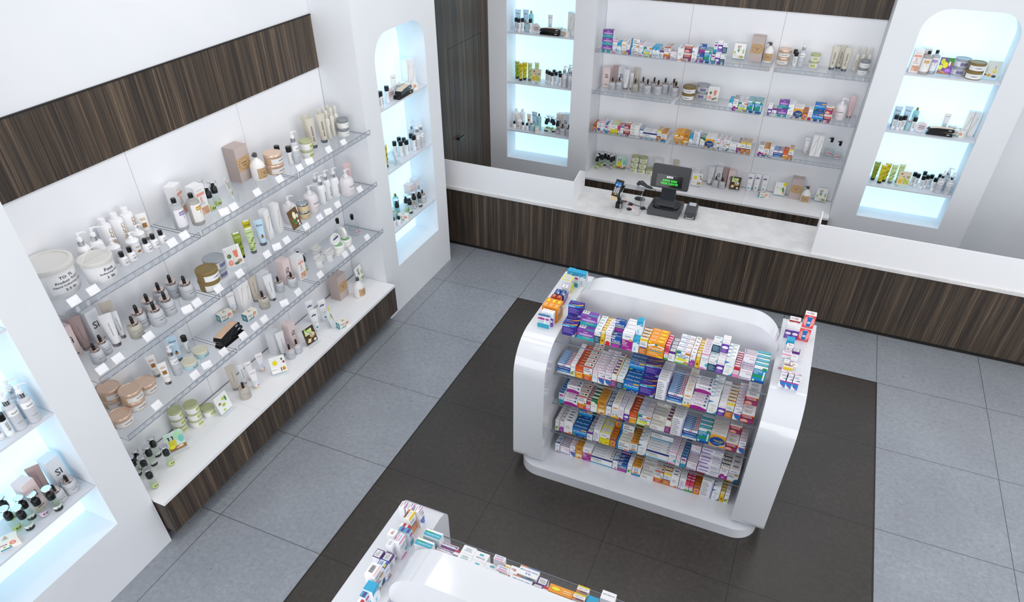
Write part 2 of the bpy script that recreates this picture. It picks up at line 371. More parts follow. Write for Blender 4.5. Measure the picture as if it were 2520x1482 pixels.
# ---------------------------------------------------------------- boxes of medicine
# name: (look, w, h, d, front, top, side, art)
def faceP(f, w, h, d, e):
    if f == 'F': return lambda u, v: ((u-.5)*w, -d/2-e, v*h)
    if f == 'T': return lambda u, v: ((u-.5)*w, (v-.5)*d, h+e)
    if f == 'R': return lambda u, v: (w/2+e, (u-.5)*d, v*h)
    return lambda u, v: (-w/2-e, (.5-u)*d, v*h)
def carton(w, h, d, fc, tc, sc_, art, rough=.4):
    b = MB(); b.box(-w/2, w/2, -d/2, d/2, 0, h, M(sc_, rough))
    b.quad([(-w/2, -d/2-.0002, 0), (w/2, -d/2-.0002, 0), (w/2, -d/2-.0002, h), (-w/2, -d/2-.0002, h)], M(fc, rough))
    b.quad([(-w/2, -d/2, h+.0002), (w/2, -d/2, h+.0002), (w/2, d/2, h+.0002), (-w/2, d/2, h+.0002)], M(tc, rough))
    e = .0004
    for a in art:
        e += .00022; k, f = a[0], a[1]; P = (lambda Q: lambda u, v: Q(min(1, max(0, u)), min(1, max(0, v))))(faceP(f, w, h, d, e))
        fw = w if f in 'FT' else d; fh = h if f in 'FRL' else d
        if k == 'r': u0, v0, u1, v1, c = a[2:]; b.quad([P(u0, v0), P(u1, v0), P(u1, v1), P(u0, v1)], M(c, rough))
        elif k == 'p': b.quad([P(u, v) for u, v in a[2]], M(a[3], rough))
        elif k == 'e':
            cu, cv, ru, rv, c = a[2:]; b.quad([P(cu+ru*math.cos(2*PI*i/20), cv+rv*math.sin(2*PI*i/20)) for i in range(20)], M(c, rough))
        elif k == 'l':
            u0, v0, u1, v1, n, c = a[2:]
            for i in range(n):
                v = v0+(v1-v0)*(i+.5)/n; t = (v1-v0)/n*.22; uu = u1-(u1-u0)*(.28 if i % 3 == 2 else .05*(i % 2)); b.quad([P(u0, v-t), P(uu, v-t), P(uu, v+t), P(u0, v+t)], M(c, rough))
        elif k == 'b':
            u0, v0, u1, v1 = a[2:]; x = u0; i = 0
            while x < u1: b.quad([P(x, v0), P(min(x+.018*(1+i % 2), u1), v0), P(min(x+.018*(1+i % 2), u1), v1), P(x, v1)], M('222222', rough)); x += .045+.012*(i % 3); i += 1
        elif k == 't':
            txt, cu, cv, wf, c = a[2:7]; hf = a[7] if len(a) > 7 else None
            b.text(txt, M(c, rough), (wf*fw, hf*fh if hf else None), lambda x, y, P=P, cu=cu, cv=cv: P(cu+x/fw, cv+y/fh))
    return b
W_ = 'f2f2f4'
BX = {
 'allday': ('bright blue tablet', .117, .095, .047, '1577c4', '155f9e', '1a5f9a', [('r', 'F', 0, 0, 1, .22, '12468e'), ('r', 'F', 0, .38, 1, .52, '27a8e0'), ('t', 'F', 'All Day Relief', .5, .6, .92, 'ffffff', .2), ('r', 'F', .62, .8, .97, .94, 'f2b632'), ('t', 'F', 'HyVee', .46, .85, .3, 'ff5a4a'), ('t', 'F', 'TABLETS', .6, .1, .3, 'cfe6ff'), ('r', 'F', .02, .1, .22, .24, '7fb83a'), ('t', 'T', 'All Day Relief', .5, .5, .88, 'e9f3ff', .4), ('e', 'F', .93, .1, .04, .06, 'bfe0ff')]),
 'purple': ('deep purple swirl', .108, .105, .062, '3d2a8c', '3b2a86', '3a2780', [('p', 'F', [(0, .78), (.75, .86), (1, 1), (0, 1)], '1aa3d6'), ('t', 'F', "fred's", .27, .88, .4, 'ffffff', .14), ('l', 'F', .08, .25, .78, .72, 6, '8d7fd0'), ('p', 'F', [(.3, 0), (.7, .02), (.88, .2), (1, .5), (1, .38), (.9, .1), (.8, 0)], 'f2b03a'), ('e', 'F', .82, .1, .12, .1, '8cc0e8'), ('p', 'T', [(0, .85), (.3, .9), (.35, 1), (0, 1)], '1aa3d6'), ('p', 'T', [(.1, .05), (.6, .12), (1, .5), (.95, .2), (.7, 0), (.3, 0)], 'f2b03a'), ('l', 'T', .1, .5, .7, .8, 2, '8d7fd0')]),
 'omep': ('violet and teal', .135, .088, .07, '8648a8', '7a4aa4', 'e9e9ef', [('r', 'F', 0, 0, 1, .34, '1fb0b8'), ('r', 'F', 0, .3, 1, .42, '5a86c0'), ('e', 'F', .52, .56, .42, .13, 'b890d6'), ('t', 'F', 'Omeprazole', .52, .56, .8, 'f3d4f0', .2), ('l', 'F', .35, .2, .8, .32, 2, 'd6e36a'), ('t', 'F', 'relief', .5, .84, .25, 'f0e0ff'), ('r', 'T', .04, .35, .42, .95, 'f0f0f0'), ('b', 'T', .08, .5, .38, .9), ('r', 'T', .5, .1, 1, .3, '2aa9b8')]),
 'navy': ('white and navy', .05, .115, .042, W_, W_, 'ededf0', [('r', 'F', 0, 0, 1, .58, '174560'), ('l', 'F', .1, .08, .9, .5, 6, '8fb0c4'), ('t', 'F', 'Pharmacist', .5, .72, .7, '3a6f8c'), ('r', 'F', .8, .84, 1, .92, '2cb3c9'), ('l', 'T', .15, .3, .8, .8, 2, '8fc3cf')]),
 'yellow': ('narrow golden yellow', .031, .115, .034, 'e9bb12', 'dcae14', 'd9ab14', [('e', 'F', .5, .3, .3, .1, 'a5641e'), ('l', 'F', .15, .6, .85, .8, 2, 'fff0b0'), ('r', 'F', 0, .88, 1, 1, 'f4eecb'), ('r', 'T', 0, 0, 1, .4, 'f1ead0')]),
 'redbulb': ('white and crimson', .048, .13, .036, W_, W_, 'ececf0', [('e', 'F', .5, .16, .42, .17, 'cf2b30'), ('r', 'F', 0, 0, 1, .06, 'b3262b'), ('t', 'F', 'FASTMELT', .5, .72, .8, 'c73a3a'), ('l', 'F', .2, .45, .8, .6, 2, 'e3a3a3'), ('t', 'T', 'RAPID', .5, .5, .7, '3a3f88')]),
 'purelax': ('royal blue laxative', .076, .095, .04, '1858a8', '1a4c90', '164684', [('r', 'F', 0, 0, .86, .3, 'b53ca6'), ('r', 'F', 0, .38, 1, .48, 'c9b98c'), ('t', 'F', 'PURELAX', .5, .62, .82, 'f4f4ff', .18), ('r', 'F', 0, .82, .35, .94, 'f0f0f0'), ('t', 'T', 'PURELAX', .5, .5, .75, 'd8e6ff'), ('r', 'T', 0, 0, .4, .25, 'f3e3dd')]),
 'allergy': ('white and magenta', .073, .155, .05, W_, W_, 'e9e9ee', [('r', 'F', 0, 0, 1, .62, 'a5268e'), ('t', 'F', 'equate', .5, .82, .55, '3b3f90'), ('t', 'F', 'Eye', .18, .54, .24, 'ffffff'), ('t', 'F', 'Allergy', .3, .46, .48, 'ffffff'), ('t', 'F', 'Relief', .26, .38, .4, 'ffffff'), ('e', 'F', .78, .64, .14, .07, 'e0b23c'), ('l', 'F', .08, .2, .7, .34, 3, 'd99ad0'), ('e', 'F', .75, .08, .3, .05, 'd66cc0'), ('t', 'T', 'Eye Allergy Relief', .5, .4, .8, '4a4f6a')]),
 'cyanarc': ('white and cyan', .057, .125, .055, 'eef4f8', '21a5cf', 'e6eef4', [('r', 'F', 0, .66, 1, 1, '2aa3cf'), ('e', 'F', .4, .5, .52, .24, 'eef4f8'), ('r', 'F', .28, .12, .5, .4, '9ec8ea'), ('l', 'F', .55, .75, .9, .85, 2, 'e8f8ff')]),
 'scott': ('white and orange cough', .062, .14, .04, 'f4f2ee', 'f3f1ea', 'eeeae2', [('r', 'F', 0, 0, 1, .48, 'd2761f'), ('r', 'F', 0, .88, 1, 1, 'f2d21e'), ('t', 'F', 'SCOT-', .4, .74, .6, '2b5f9e'), ('t', 'F', 'TUSSIN', .46, .64, .72, '2b5f9e'), ('r', 'F', .12, .42, .88, .49, '27599a'), ('l', 'F', .14, .08, .8, .36, 5, 'f0c090'), ('r', 'T', 0, 0, 1, .18, 'f0d020'), ('t', 'T', 'SCOT-TUSSIN', .5, .42, .7, '2b5f9e'), ('r', 'T', 0, .68, 1, 1, 'c9702a'), ('r', 'T', .1, .74, .7, .92, '27477f')]),
 'dayquil': ('large orange', .127, .135, .045, 'ef9a22', 'ee9a2a', 'e88c1c', [('p', 'F', [(0, .78), (.4, .9), (1, .74), (1, .66), (.5, .8), (0, .68)], 'ffffff'), ('e', 'F', .5, .84, .1, .06, '2c8a6a'), ('t', 'F', 'DayQuil', .5, .58, .78, 'ffffff', .17), ('r', 'F', .1, .38, .9, .44, '34b0c8'), ('r', 'F', 0, .9, .22, 1, 'f4e01e'), ('l', 'F', .12, .16, .7, .32, 3, 'ffd9a0'), ('e', 'F', .78, .08, .2, .04, 'f2e32a'), ('e', 'T', .72, .5, .18, .22, 'f2e32a'), ('l', 'T', .08, .3, .42, .8, 2, 'ffe0b0'), ('p', 'R', [(0, .3), (1, .55), (1, .8), (0, .6)], 'ffe27a'), ('r', 'R', .2, .08, .8, .2, 'f2e32a')]),
 'rose': ('narrow pink and green', .035, .12, .032, 'f4eef0', 'd6305a', 'efe6e8', [('r', 'F', 0, .6, 1, 1, 'd8365c'), ('r', 'F', 0, .45, 1, .62, 'f08fa6'), ('p', 'F', [(0, 0), (1, 0), (1, .1), (.6, .22), (.3, .12), (0, .25)], '3f9a3c'), ('l', 'F', .3, .25, .8, .4, 2, 'c99aa4'), ('r', 'T', 0, .6, 1, 1, 'f0c0cc')]),
 'pcap': ('white with purple edge', .055, .09, .045, W_, '5d1f78', 'ececf0', [('r', 'F', 0, .78, 1, 1, '66248a'), ('l', 'F', .1, .2, .6, .6, 4, 'a9a4b8'), ('r', 'T', .1, .1, .9, .92, 'dfe2e2'), ('l', 'T', .2, .3, .8, .8, 3, '8d9494')]),
 'severe': ('white and green cold', .108, .115, .055, 'f2f5ee', W_, 'f0f0f2', [('r', 'F', 0, 0, 1, .09, '7ac43e'), ('p', 'F', [(0, .1), (0, 1), (.4, 1), (.1, .7)], '63b84a'), ('e', 'F', .22, .86, .17, .09, '2c6cb4'), ('r', 'F', .68, .78, 1, .93, 'e07020'), ('t', 'F', 'Flu &', .5, .72, .3, '2c6cb4'), ('t', 'F', 'Severe Cold', .52, .62, .78, '2c6cb4'), ('t', 'F', '& Cough', .5, .5, .55, '2c6cb4'), ('e', 'F', .48, .34, .4, .1, 'e6ea28'), ('r', 'F', .66, .12, 1, .2, 'd8442c'), ('t', 'T', 'Severe Cold & Cough', .5, .4, .9, '2c5fa8'), ('t', 'T', 'Flu &', .5, .72, .25, '2c5fa8'), ('r', 'T', 0, 0, .6, .08, '2c5fa8'), ('r', 'T', .6, 0, 1, .08, 'e07020')]),
 'orchid': ('white and orchid', .045, .115, .045, W_, W_, 'eeeef0', [('r', 'F', 0, 0, 1, .4, '9c3ba0'), ('p', 'F', [(.2, .38), (.4, .6), (.6, .45), (.8, .6), (1, .4)], '9c3ba0'), ('l', 'F', .15, .08, .8, .3, 4, 'd79ad8'), ('e', 'F', .3, .8, .12, .05, 'e07a5a'), ('e', 'T', .4, .5, .16, .16, 'd8705a'), ('l', 'T', .4, .3, .85, .6, 2, 'b9a5ad')]),
 'calendula': ('white and pink floral', .061, .15, .03, 'f4f3f6', 'f3f1f4', 'eeeef2', [('r', 'F', 0, .88, 1, .96, 'f08fb8'), ('t', 'F', 'Calendula', .5, .66, .88, '5a84b8'), ('l', 'F', .2, .5, .8, .58, 2, 'b0c8dc'), ('e', 'F', .88, .28, .2, .1, '38c4d8'), ('e', 'F', .4, .02, .5, .09, 'e884c0'), ('t', 'T', 'Calendula', .5, .35, .8, '5a84b8'), ('r', 'T', .1, .65, .9, .85, 'e890b8')]),
 'bottle': ('white and violet', .05, .125, .045, W_, W_, 'eeeef2', [('r', 'F', 0, 0, 1, .62, '6233a6'), ('e', 'F', .5, .38, .42, .1, 'f4f4f8'), ('r', 'F', .15, .3, .85, .4, 'f4f4f8'), ('l', 'F', .12, .05, .85, .24, 3, 'b79ae0'), ('t', 'F', 'GLAUCOMA', .5, .72, .75, 'e8a0a8'), ('t', 'T', 'tablets', .5, .5, .5, 'e6a4ac')]),
 'wave': ('white with blue wave', .073, .16, .045, 'f6f7f8', 'f3f4f5', 'efeff2', [('p', 'F', [(0, .62), (0, .78), (.55, .74), (.2, .68)], '2a90c8'), ('p', 'F', [(.55, 0), (1, 0), (1, .22), (.85, .08)], '2a90c8'), ('e', 'F', .5, .33, .09, .035, 'ecd23c'), ('l', 'F', .2, .45, .85, .58, 3, 'b6cfdc'), ('l', 'F', .2, .12, .7, .26, 3, 'c4dce4'), ('p', 'T', [(0, .12), (.6, .2), (0, .35)], '2a80a8'), ('l', 'T', .3, .45, .85, .85, 2, 'b3c2c8')]),
 'redstrip': ('narrow red and pink', .032, .09, .028, 'f2dfe4', W_, 'ececf0', [('r', 'F', 0, .72, 1, 1, 'c8283c'), ('r', 'F', 0, 0, 1, .3, 'ee7ab0'), ('l', 'F', .2, .4, .8, .6, 2, 'b9a0c0'), ('r', 'T', 0, 0, 1, .45, 'c4263c')]),
 'baci': ('white Bacitracin'.replace(' Bacitracin', ' lilac-edged'), .1, .09, .02, 'f5f3f8', 'f3f1f6', 'c9a4d8', [('r', 'F', 0, 0, 1, .03, 'c08fd4'), ('r', 'F', 0, 0, .025, 1, 'c08fd4'), ('r', 'F', .975, 0, 1, 1, 'c08fd4'), ('t', 'F', 'Bacitracin', .48, .16, .8, '26387c', .16), ('t', 'F', 'ZINC OR OINTMENT', .5, .8, .8, 'd8484c'), ('t', 'F', 'Bacitracin', .72, .6, .4, '26387c'), ('t', 'T', 'Bacitracin', .5, .5, .9, '26387c', .6), ('r', 'T', 0, 0, 1, .08, 'e06a78')]),
 'eye': ('white and turquoise', .1, .14, .05, '1a8fc0', W_, 'ecf2f4', [('r', 'F', 0, .88, 1, 1, 'f4f6f6'), ('r', 'F', 0, 0, 1, .14, '14509a'), ('r', 'F', 0, .34, 1, .5, '2a9c5c'), ('t', 'F', 'Lubricant', .36, .8, .6, 'f4ffff'), ('t', 'F', 'Eye Drops', .37, .7, .62, 'f4ffff'), ('t', 'F', 'PLUS', .22, .6, .3, 'f4ffff'), ('r', 'F', .78, .2, .9, .76, 'eaf4f8'), ('e', 'F', .14, .14, .1, .07, 'c8f0c8'), ('e', 'F', .8, .93, .18, .08, '2a9c5c'), ('r', 'T', 0, .3, 1, .92, '27a3bd'), ('r', 'T', .45, .3, 1, .45, '2a9c5c'), ('t', 'T', 'Lubricant Eye Drops', .46, .62, .8, 'f0ffff')]),
 'nelson': ('white and cobalt', .097, .1, .02, 'f3f5f8', 'dfe8f2', 'e6e9ef', [('r', 'F', 0, .45, 1, .78, '1c3f90'), ('r', 'F', 0, .2, 1, .46, '3a86c6'), ('t', 'F', 'Nelsonezone', .5, .64, .85, 'f2f6ff', .13), ('l', 'F', .2, .28, .8, .42, 2, 'b8d8f0'), ('r', 'F', .4, .84, .48, .94, 'd23a4a'), ('r', 'F', .52, .84, .6, .94, 'd23a4a'), ('l', 'F', .05, .04, .9, .16, 2, 'c2cad6'), ('r', 'T', 0, .1, .7, .62, '4f92cc'), ('r', 'T', .45, .1, .72, .62, '1c3f90'), ('r', 'T', .76, .15, .84, .75, 'cf3644'), ('r', 'T', .88, .15, .96, .75, 'cf3644')]),
 'cross': ('slim white with green', .036, .12, .036, 'f4f4f5', W_, 'eeeef0', [('r', 'F', .15, .14, .6, .4, '3aa24c'), ('r', 'F', .5, .12, .85, .36, 'ecd61e'), ('e', 'F', .75, .42, .14, .05, 'cf2c2c'), ('t', 'F', 'Phentin', .5, .8, .75, '3a3f88'), ('t', 'T', 'Phentin', .5, .5, .75, 'a23a5a')]),
 'vitc': ('orange vitamin', .05, .115, .036, 'df5a26', 'b8431f', 'c24e22', [('r', 'F', 0, 0, 1, .42, 'f2a02c'), ('r', 'F', 0, .44, 1, .52, 'f6ead8'), ('e', 'F', .55, .14, .3, .08, 'f8c862'), ('t', 'F', 'VITA-C', .55, .7, .7, 'fbe0c4'), ('r', 'T', .35, .25, .95, .6, 'd9a27e')]),
 'little': ('white and burnt-orange', .07, .135, .055, 'f4f2f2', 'f1f0f0', 'e9e7e7', [('r', 'F', 0, 0, 1, .42, 'd3562a'), ('r', 'F', 0, .93, 1, 1, 'c52a34'), ('t', 'F', 'Little', .42, .84, .6, '2a2f60', .12), ('t', 'F', 'Noses', .46, .68, .75, '2a2f60', .12), ('r', 'F', .1, .3, .9, .42, 'eaa21e'), ('l', 'F', .2, .06, .75, .26, 4, 'f0c0a4'), ('e', 'F', .85, .5, .1, .04, '5a3a2c'), ('r', 'T', 0, 0, 1, .16, 'c9641e'), ('t', 'T', 'Little', .34, .68, .4, '3a3f60'), ('t', 'T', 'Noses', .36, .42, .5, '3a3f60'), ('e', 'T', .8, .55, .12, .2, '5a4038')]),
 'pinkstripe': ('white pink-striped', .037, .12, .038, 'f5f4f6', W_, 'efeff1', [('r', 'F', 0, .84, 1, .88, 'e0489c'), ('r', 'F', 0, .7, 1, .73, 'e0489c'), ('l', 'F', .2, .3, .8, .6, 4, 'b4bcd0'), ('r', 'T', 0, 0, 1, .12, 'e0489c'), ('l', 'T', .25, .3, .8, .8, 2, 'c2aab8')]),
 'arc': ('white with blue arc', .048, .13, .036, 'f4f3f6', W_, 'edeef1', [('p', 'F', [(.05, .42), (1, .36), (1, 0), (.72, .02), (.3, .16)], '2078c0'), ('r', 'F', .05, .38, 1, .46, 'b03c98'), ('p', 'F', [(.3, .6), (1, .68), (1, .6)], '4a5a86'), ('e', 'F', .72, .12, .14, .04, 'd04a8a'), ('l', 'F', .15, .74, .85, .9, 2, 'a9a6c0'), ('r', 'T', 0, 0, 1, .12, 'b03c98'), ('p', 'T', [(.3, .35), (1, .5), (1, .35)], '46547c'), ('l', 'T', .1, .6, .9, .85, 2, 'c48ca4')]),
 'plum': ('plum and white', .04, .125, .04, 'f4f3f4', W_, 'e6d860', [('r', 'F', 0, 0, 1, .55, '8f3a84'), ('l', 'F', .15, .1, .8, .45, 4, 'c994c0'), ('r', 'F', .6, .6, 1, .68, 'ecd62a'), ('r', 'T', .05, .35, .8, .9, '7d3a78'), ('r', 'T', .5, 0, 1, .25, 'ecd62a')]),
 'lilac': ('white lilac-edged tall', .088, .19, .03, 'f4f4f6', W_, 'b7b6e2', [('r', 'F', .88, 0, 1, 1, 'b9b8e6'), ('l', 'F', .08, .06, .66, .94, 9, 'a6a6b2'), ('l', 'T', .1, .2, .8, .8, 2, 'a6a6b2')]),
 'chestal': ('white and amber honey', .061, .145, .05, 'f6f4f0', W_, 'eeece8', [('p', 'F', [(0, 0), (1, 0), (1, .22), (.5, .12), (0, .06)], 'eebb1a'), ('e', 'F', .3, .22, .13, .04, '4f8a3c'), ('e', 'F', .72, .24, .12, .05, 'c2872c'), ('t', 'F', 'Chestal', .5, .5, .75, '8aa6cc'), ('r', 'F', .05, .32, .95, .34, '6a96c8'), ('e', 'F', .5, .74, .4, .05, 'f0a454'), ('p', 'T', [(.2, .15), (.8, .2), (.2, .32)], 'eeb02a'), ('t', 'T', 'Chestal', .5, .62, .7, 'b0a4a0'), ('r', 'T', .2, .8, .8, .9, 'eeb02a')]),
 'peri': ('white and magenta wide', .122, .08, .035, 'f5f4f6', W_, 'efedf0', [('p', 'F', [(0, 0), (1, 0), (1, .26), (.55, .46), (.25, .46), (0, .36)], 'a4248e'), ('t', 'F', 'PeriShield', .46, .72, .5, '8a4a8c'), ('e', 'F', .84, .72, .08, .12, '1c5f8c'), ('t', 'F', 'wipes', .14, .88, .14, '2a9a9c'), ('t', 'T', 'PeriShield', .45, .55, .5, '8a4a8c'), ('e', 'T', .84, .5, .08, .26, '1c5f8c'), ('r', 'T', 0, 0, 1, .07, 'c04aa0')]),
 'nicotine': ('white and dark red', .092, .085, .055, 'b82830', 'eeecec', 'c4343c', [('r', 'F', 0, .88, 1, 1, 'eeecec'), ('t', 'F', 'NICOTINE', .45, .76, .72, 'f2dede', .13), ('t', 'F', 'LOZENGE', .5, .6, .72, 'f2dede', .13), ('r', 'F', .72, .84, 1, .92, 'e8c22a'), ('r', 'F', 0, .44, 1, .52, '24346c'), ('e', 'F', .32, .14, .3, .22, 'f0b4a8'), ('r', 'F', 0, 0, 1, .06, 'b82830'), ('r', 'F', .6, .1, .95, .3, '8c4a8c'), ('t', 'T', 'Sugar Free', .5, .68, .6, '6a4448'), ('l', 'T', .2, .2, .75, .5, 2, 'a8a0a0')]),
 'cyansm': ('small cyan and white', .034, .11, .034, 'eef3f6', '4a9cc4', 'e6edf2', [('r', 'F', 0, 0, 1, .38, '2aa0c0'), ('r', 'F', .1, .7, .9, .88, 'b0388c'), ('l', 'F', .2, .44, .8, .64, 2, '8aa8c4'), ('r', 'T', .1, .2, .9, .6, '5a3a80')]),
 'green': ('white and forest-green', .052, .13, .045, 'f6f7f4', W_, 'f0f1ec', [('r', 'F', 0, .86, 1, 1, '1f7a3e'), ('p', 'F', [(.4, .86), (1, .86), (1, .68)], '1f7a3e'), ('r', 'F', 0, .66, .9, .69, 'e4b62a'), ('t', 'F', 'LYRA', .5, .5, .6, '7a7a70'), ('r', 'F', .6, 0, 1, .04, '2f8a3e'), ('r', 'T', 0, 0, 1, .55, '1f7040')]),
 'gold': ('golden brown honey', .061, .15, .04, 'cf8a2e', 'c78a34', 'f0e6d6', [('r', 'F', 0, 0, 1, .42, 'e9b44a'), ('e', 'F', .5, .22, .42, .13, 'f6e6c0'), ('e', 'F', .6, .1, .22, .05, 'b0506a'), ('t', 'F', 'Gripe', .48, .84, .6, '6b4020'), ('t', 'F', 'Water', .5, .74, .6, '6b4020'), ('l', 'F', .2, .52, .8, .64, 2, 'fbe8c8'), ('t', 'T', 'Gripe Water', .5, .5, .7, '7a4e20')]),
 'baby': ('white and blue baby', .046, .12, .05, 'f1f3f7', '2b5c9c', 'e3e9f2', [('r', 'F', 0, .9, 1, 1, '2458a4'), ('t', 'F', 'Infants', .5, .6, .7, '4a7ab4'), ('e', 'F', .62, .16, .24, .1, 'd25a4a'), ('e', 'F', .62, .15, .13, .06, 'f1f3f7'), ('r', 'F', 0, 0, 1, .05, '2458a4'), ('r', 'T', .12, .2, .88, .9, 'd8e2ee'), ('r', 'T', .1, 0, .5, .15, 'ecd030'), ('l', 'T', .25, .4, .75, .8, 2, '2b5c9c')]),
 'lilacpink': ('white pale-violet', .038, .135, .04, 'f2eff6', 'ece9f2', 'e9e6ef', [('e', 'F', .4, .08, .35, .08, 'c23a8c'), ('r', 'F', .4, 0, 1, .08, '8a4a34'), ('l', 'F', .2, .3, .8, .8, 5, 'd9b2d6'), ('l', 'T', .2, .2, .8, .8, 2, 'c0a0c8')]),
 'actonel': ('wide white striped', .118, .04, .04, 'f5f4f3', 'efeeec', 'e9e7e5', [('t', 'F', 'ACTIVASE', .3, .45, .42, '55504c', .32), ('l', 'F', .05, .74, .45, .9, 1, 'd8643c'), ('l', 'F', .8, .4, .95, .6, 1, 'aaa69f'), ('l', 'T', .08, .3, .8, .7, 2, 'b0aca4')]),
 'night': ('blue and yellow cold', .118, .13, .055, 'f0a82c', 'efeeea', 'e8e4dc', [('e', 'F', .5, .42, .5, .36, '1c4a9a'), ('r', 'F', 0, .94, 1, 1, 'efeeea'), ('p', 'F', [(.1, .1), (.5, .02), (1, .3), (1, .22), (.5, 0)], 'f4f2ee'), ('t', 'F', 'Severe Cold', .56, .5, .62, 'e4e43a', .12), ('t', 'F', '& Cough', .58, .38, .4, 'e4e43a', .1), ('l', 'F', .25, .2, .8, .3, 2, '6fb0dc'), ('r', 'T', 0, .0, .6, .06, 'e4a030'), ('t', 'T', 'Severe Cold & Cough', .5, .5, .6, '5a5648')]),
 'whiterose': ('white with coral flower', .063, .14, .036, 'f5f5f5', W_, 'efeff0', [('e', 'F', .75, .1, .2, .08, 'e4907e'), ('r', 'F', 0, 0, 1, .06, 'cf7634'), ('l', 'F', .2, .4, .75, .65, 4, 'b4bcc0'), ('r', 'T', .25, .35, .75, .7, '5f7684'), ('r', 'T', .8, 0, 1, .15, 'dd9a78')]),
 'greyv': ('white violet-based', .045, .135, .036, 'f2f2f4', 'e9e9ec', 'ebebef', [('r', 'F', 0, 0, 1, .06, '6a2c90'), ('e', 'F', .3, .18, .1, .05, '3aa0c8'), ('l', 'F', .15, .3, .8, .8, 6, 'b0a6c4'), ('l', 'T', .2, .3, .8, .8, 2, 'a8b8b4')]),
 'eqyellow': ('white and lemon-yellow', .086, .125, .085, 'f3f3f6', 'e8e028', 'ededf0', [('r', 'F', 0, 0, 1, .58, 'ece41c'), ('t', 'F', 'equate', .4, .8, .5, '4a3f90'), ('e', 'F', .8, .6, .14, .1, 'd4a868'), ('t', 'F', 'adult gummy', .4, .46, .6, '4aa04a'), ('e', 'F', .72, .2, .07, .06, 'e05a30'), ('e', 'F', .2, .08, .08, .06, 'd4a030'), ('r', 'T', .1, .12, .48, .88, 'e4e6ea'), ('r', 'T', .54, .12, .9, .88, 'e4e6ea'), ('l', 'T', .14, .2, .44, .8, 5, 'b0b4be'), ('l', 'T', .58, .2, .86, .8, 5, 'b0b4be'), ('r', 'R', 0, 0, 1, .5, 'ece41c')]),
 'delsym': ('orange cough', .051, .1, .034, 'df7c1f', 'd3761f', 'cf6f1c', [('e', 'F', .5, .4, .36, .22, 'f2bc5a'), ('e', 'F', .5, .4, .2, .12, 'a04aa0'), ('r', 'F', 0, .76, 1, .84, '1c4a80'), ('t', 'F', 'Delsym', .5, .92, .8, '1c3f6c'), ('t', 'T', 'Delsym', .5, .5, .85, '16385c', .5)]),
 'acid': ('white and blue acid', .108, .09, .038, 'f5f5f4', 'f0efe8', '2f8cc0', [('r', 'F', 0, 0, .16, 1, '1c7fb8'), ('t', 'F', 'Acid', .42, .78, .34, '2a2a2e', .2), ('t', 'F', 'Reducer', .56, .52, .64, '2a2a2e', .2), ('r', 'F', .16, .12, .55, .22, '45b4d0'), ('r', 'F', .6, .06, .95, .16, 'd8543c'), ('r', 'T', 0, 0, .16, 1, '1c7fb8'), ('t', 'T', 'Acid Reducer', .56, .5, .7, '2a2a2e'), ('r', 'T', .16, 0, 1, .08, 'e6cf6a')]),
 'clear': ('white orange and blue', .055, .12, .032, 'f5f5f2', 'c8862a', 'eeeeea', [('r', 'F', 0, .86, 1, 1, 'd8922c'), ('r', 'F', 0, 0, 1, .2, '1f8cc0'), ('t', 'F', 'Clear', .5, .7, .65, '2b5fb0', .13), ('t', 'F', 'Eyes', .5, .52, .55, '2b5fb0', .13), ('e', 'F', .5, .32, .34, .08, 'e8854a'), ('l', 'T', .5, .3, .9, .7, 1, '6b4a20')]),
 'itrel': ('wide white navy-striped', .165, .095, .032, 'f5f6f7', 'eff0f2', 'e8eaee', [('r', 'F', 0, .74, 1, .96, '272f78'), ('t', 'F', 'IT-Relieve', .26, .58, .44, '2c2c3c', .16), ('l', 'F', .08, .26, .55, .44, 2, 'c2c8b8'), ('r', 'F', 0, .04, 1, .16, '2f9cc4'), ('l', 'T', .08, .3, .6, .7, 1, 'b0b6bc'), ('r', 'T', .88, .4, .94, .65, '3a3a44')]),
 'lido': ('wide white violet-barred', .158, .055, .06, 'f4f4f7', 'efeff4', '3c2a58', [('r', 'F', .06, .58, .5, .76, '8a5ec2'), ('r', 'F', 0, .02, .42, .16, '7a4cba'), ('r', 'F', .6, .84, 1, .92, '8a5ec2'), ('l', 'F', .58, .3, .92, .72, 3, 'c0c0d4'), ('r', 'T', .06, .2, .5, .4, '8a5ec2'), ('l', 'T', .58, .3, .92, .8, 3, 'c0c0d4')]),
 'mucin': ('white navy and magenta', .068, .14, .042, 'f4f3f4', W_, 'ececf0', [('p', 'F', [(0, 0), (1, 0), (1, .36), (.7, .28), (.5, .42), (.2, .4), (0, .2)], 'a02a90'), ('t', 'F', 'Mucinex', .48, .86, .8, '2a2f70'), ('l', 'F', .2, .62, .75, .76, 2, '9a9ac0'), ('e', 'F', .5, .14, .2, .06, 'dca6d8'), ('r', 'T', 0, .72, 1, 1, '22356c'), ('r', 'T', 0, 0, 1, .12, 'ecd62a'), ('t', 'T', 'Mucinex', .5, .45, .7, '38406c')]),
 'eqbar': ('white blue-cornered', .078, .14, .06, 'f4f4f6', W_, 'ebebee', [('p', 'F', [(.55, 0), (1, 0), (1, .28), (.8, .26), (.62, .12)], '1c5a84'), ('t', 'F', 'equate', .42, .82, .6, '3a4f9a'), ('e', 'F', .74, .6, .22, .09, 'd2a650'), ('r', 'F', .05, .56, .45, .6, 'd8545a'), ('r', 'F', 0, .66, 1, .68, '2a5c94'), ('r', 'F', 0, 0, .45, .08, 'd2a03a'), ('l', 'F', .05, .34, .6, .5, 3, '5a80b0'), ('b', 'T', .25, .4, .8, .8), ('r', 'T', .05, .08, .95, .16, 'eea8a0')]),
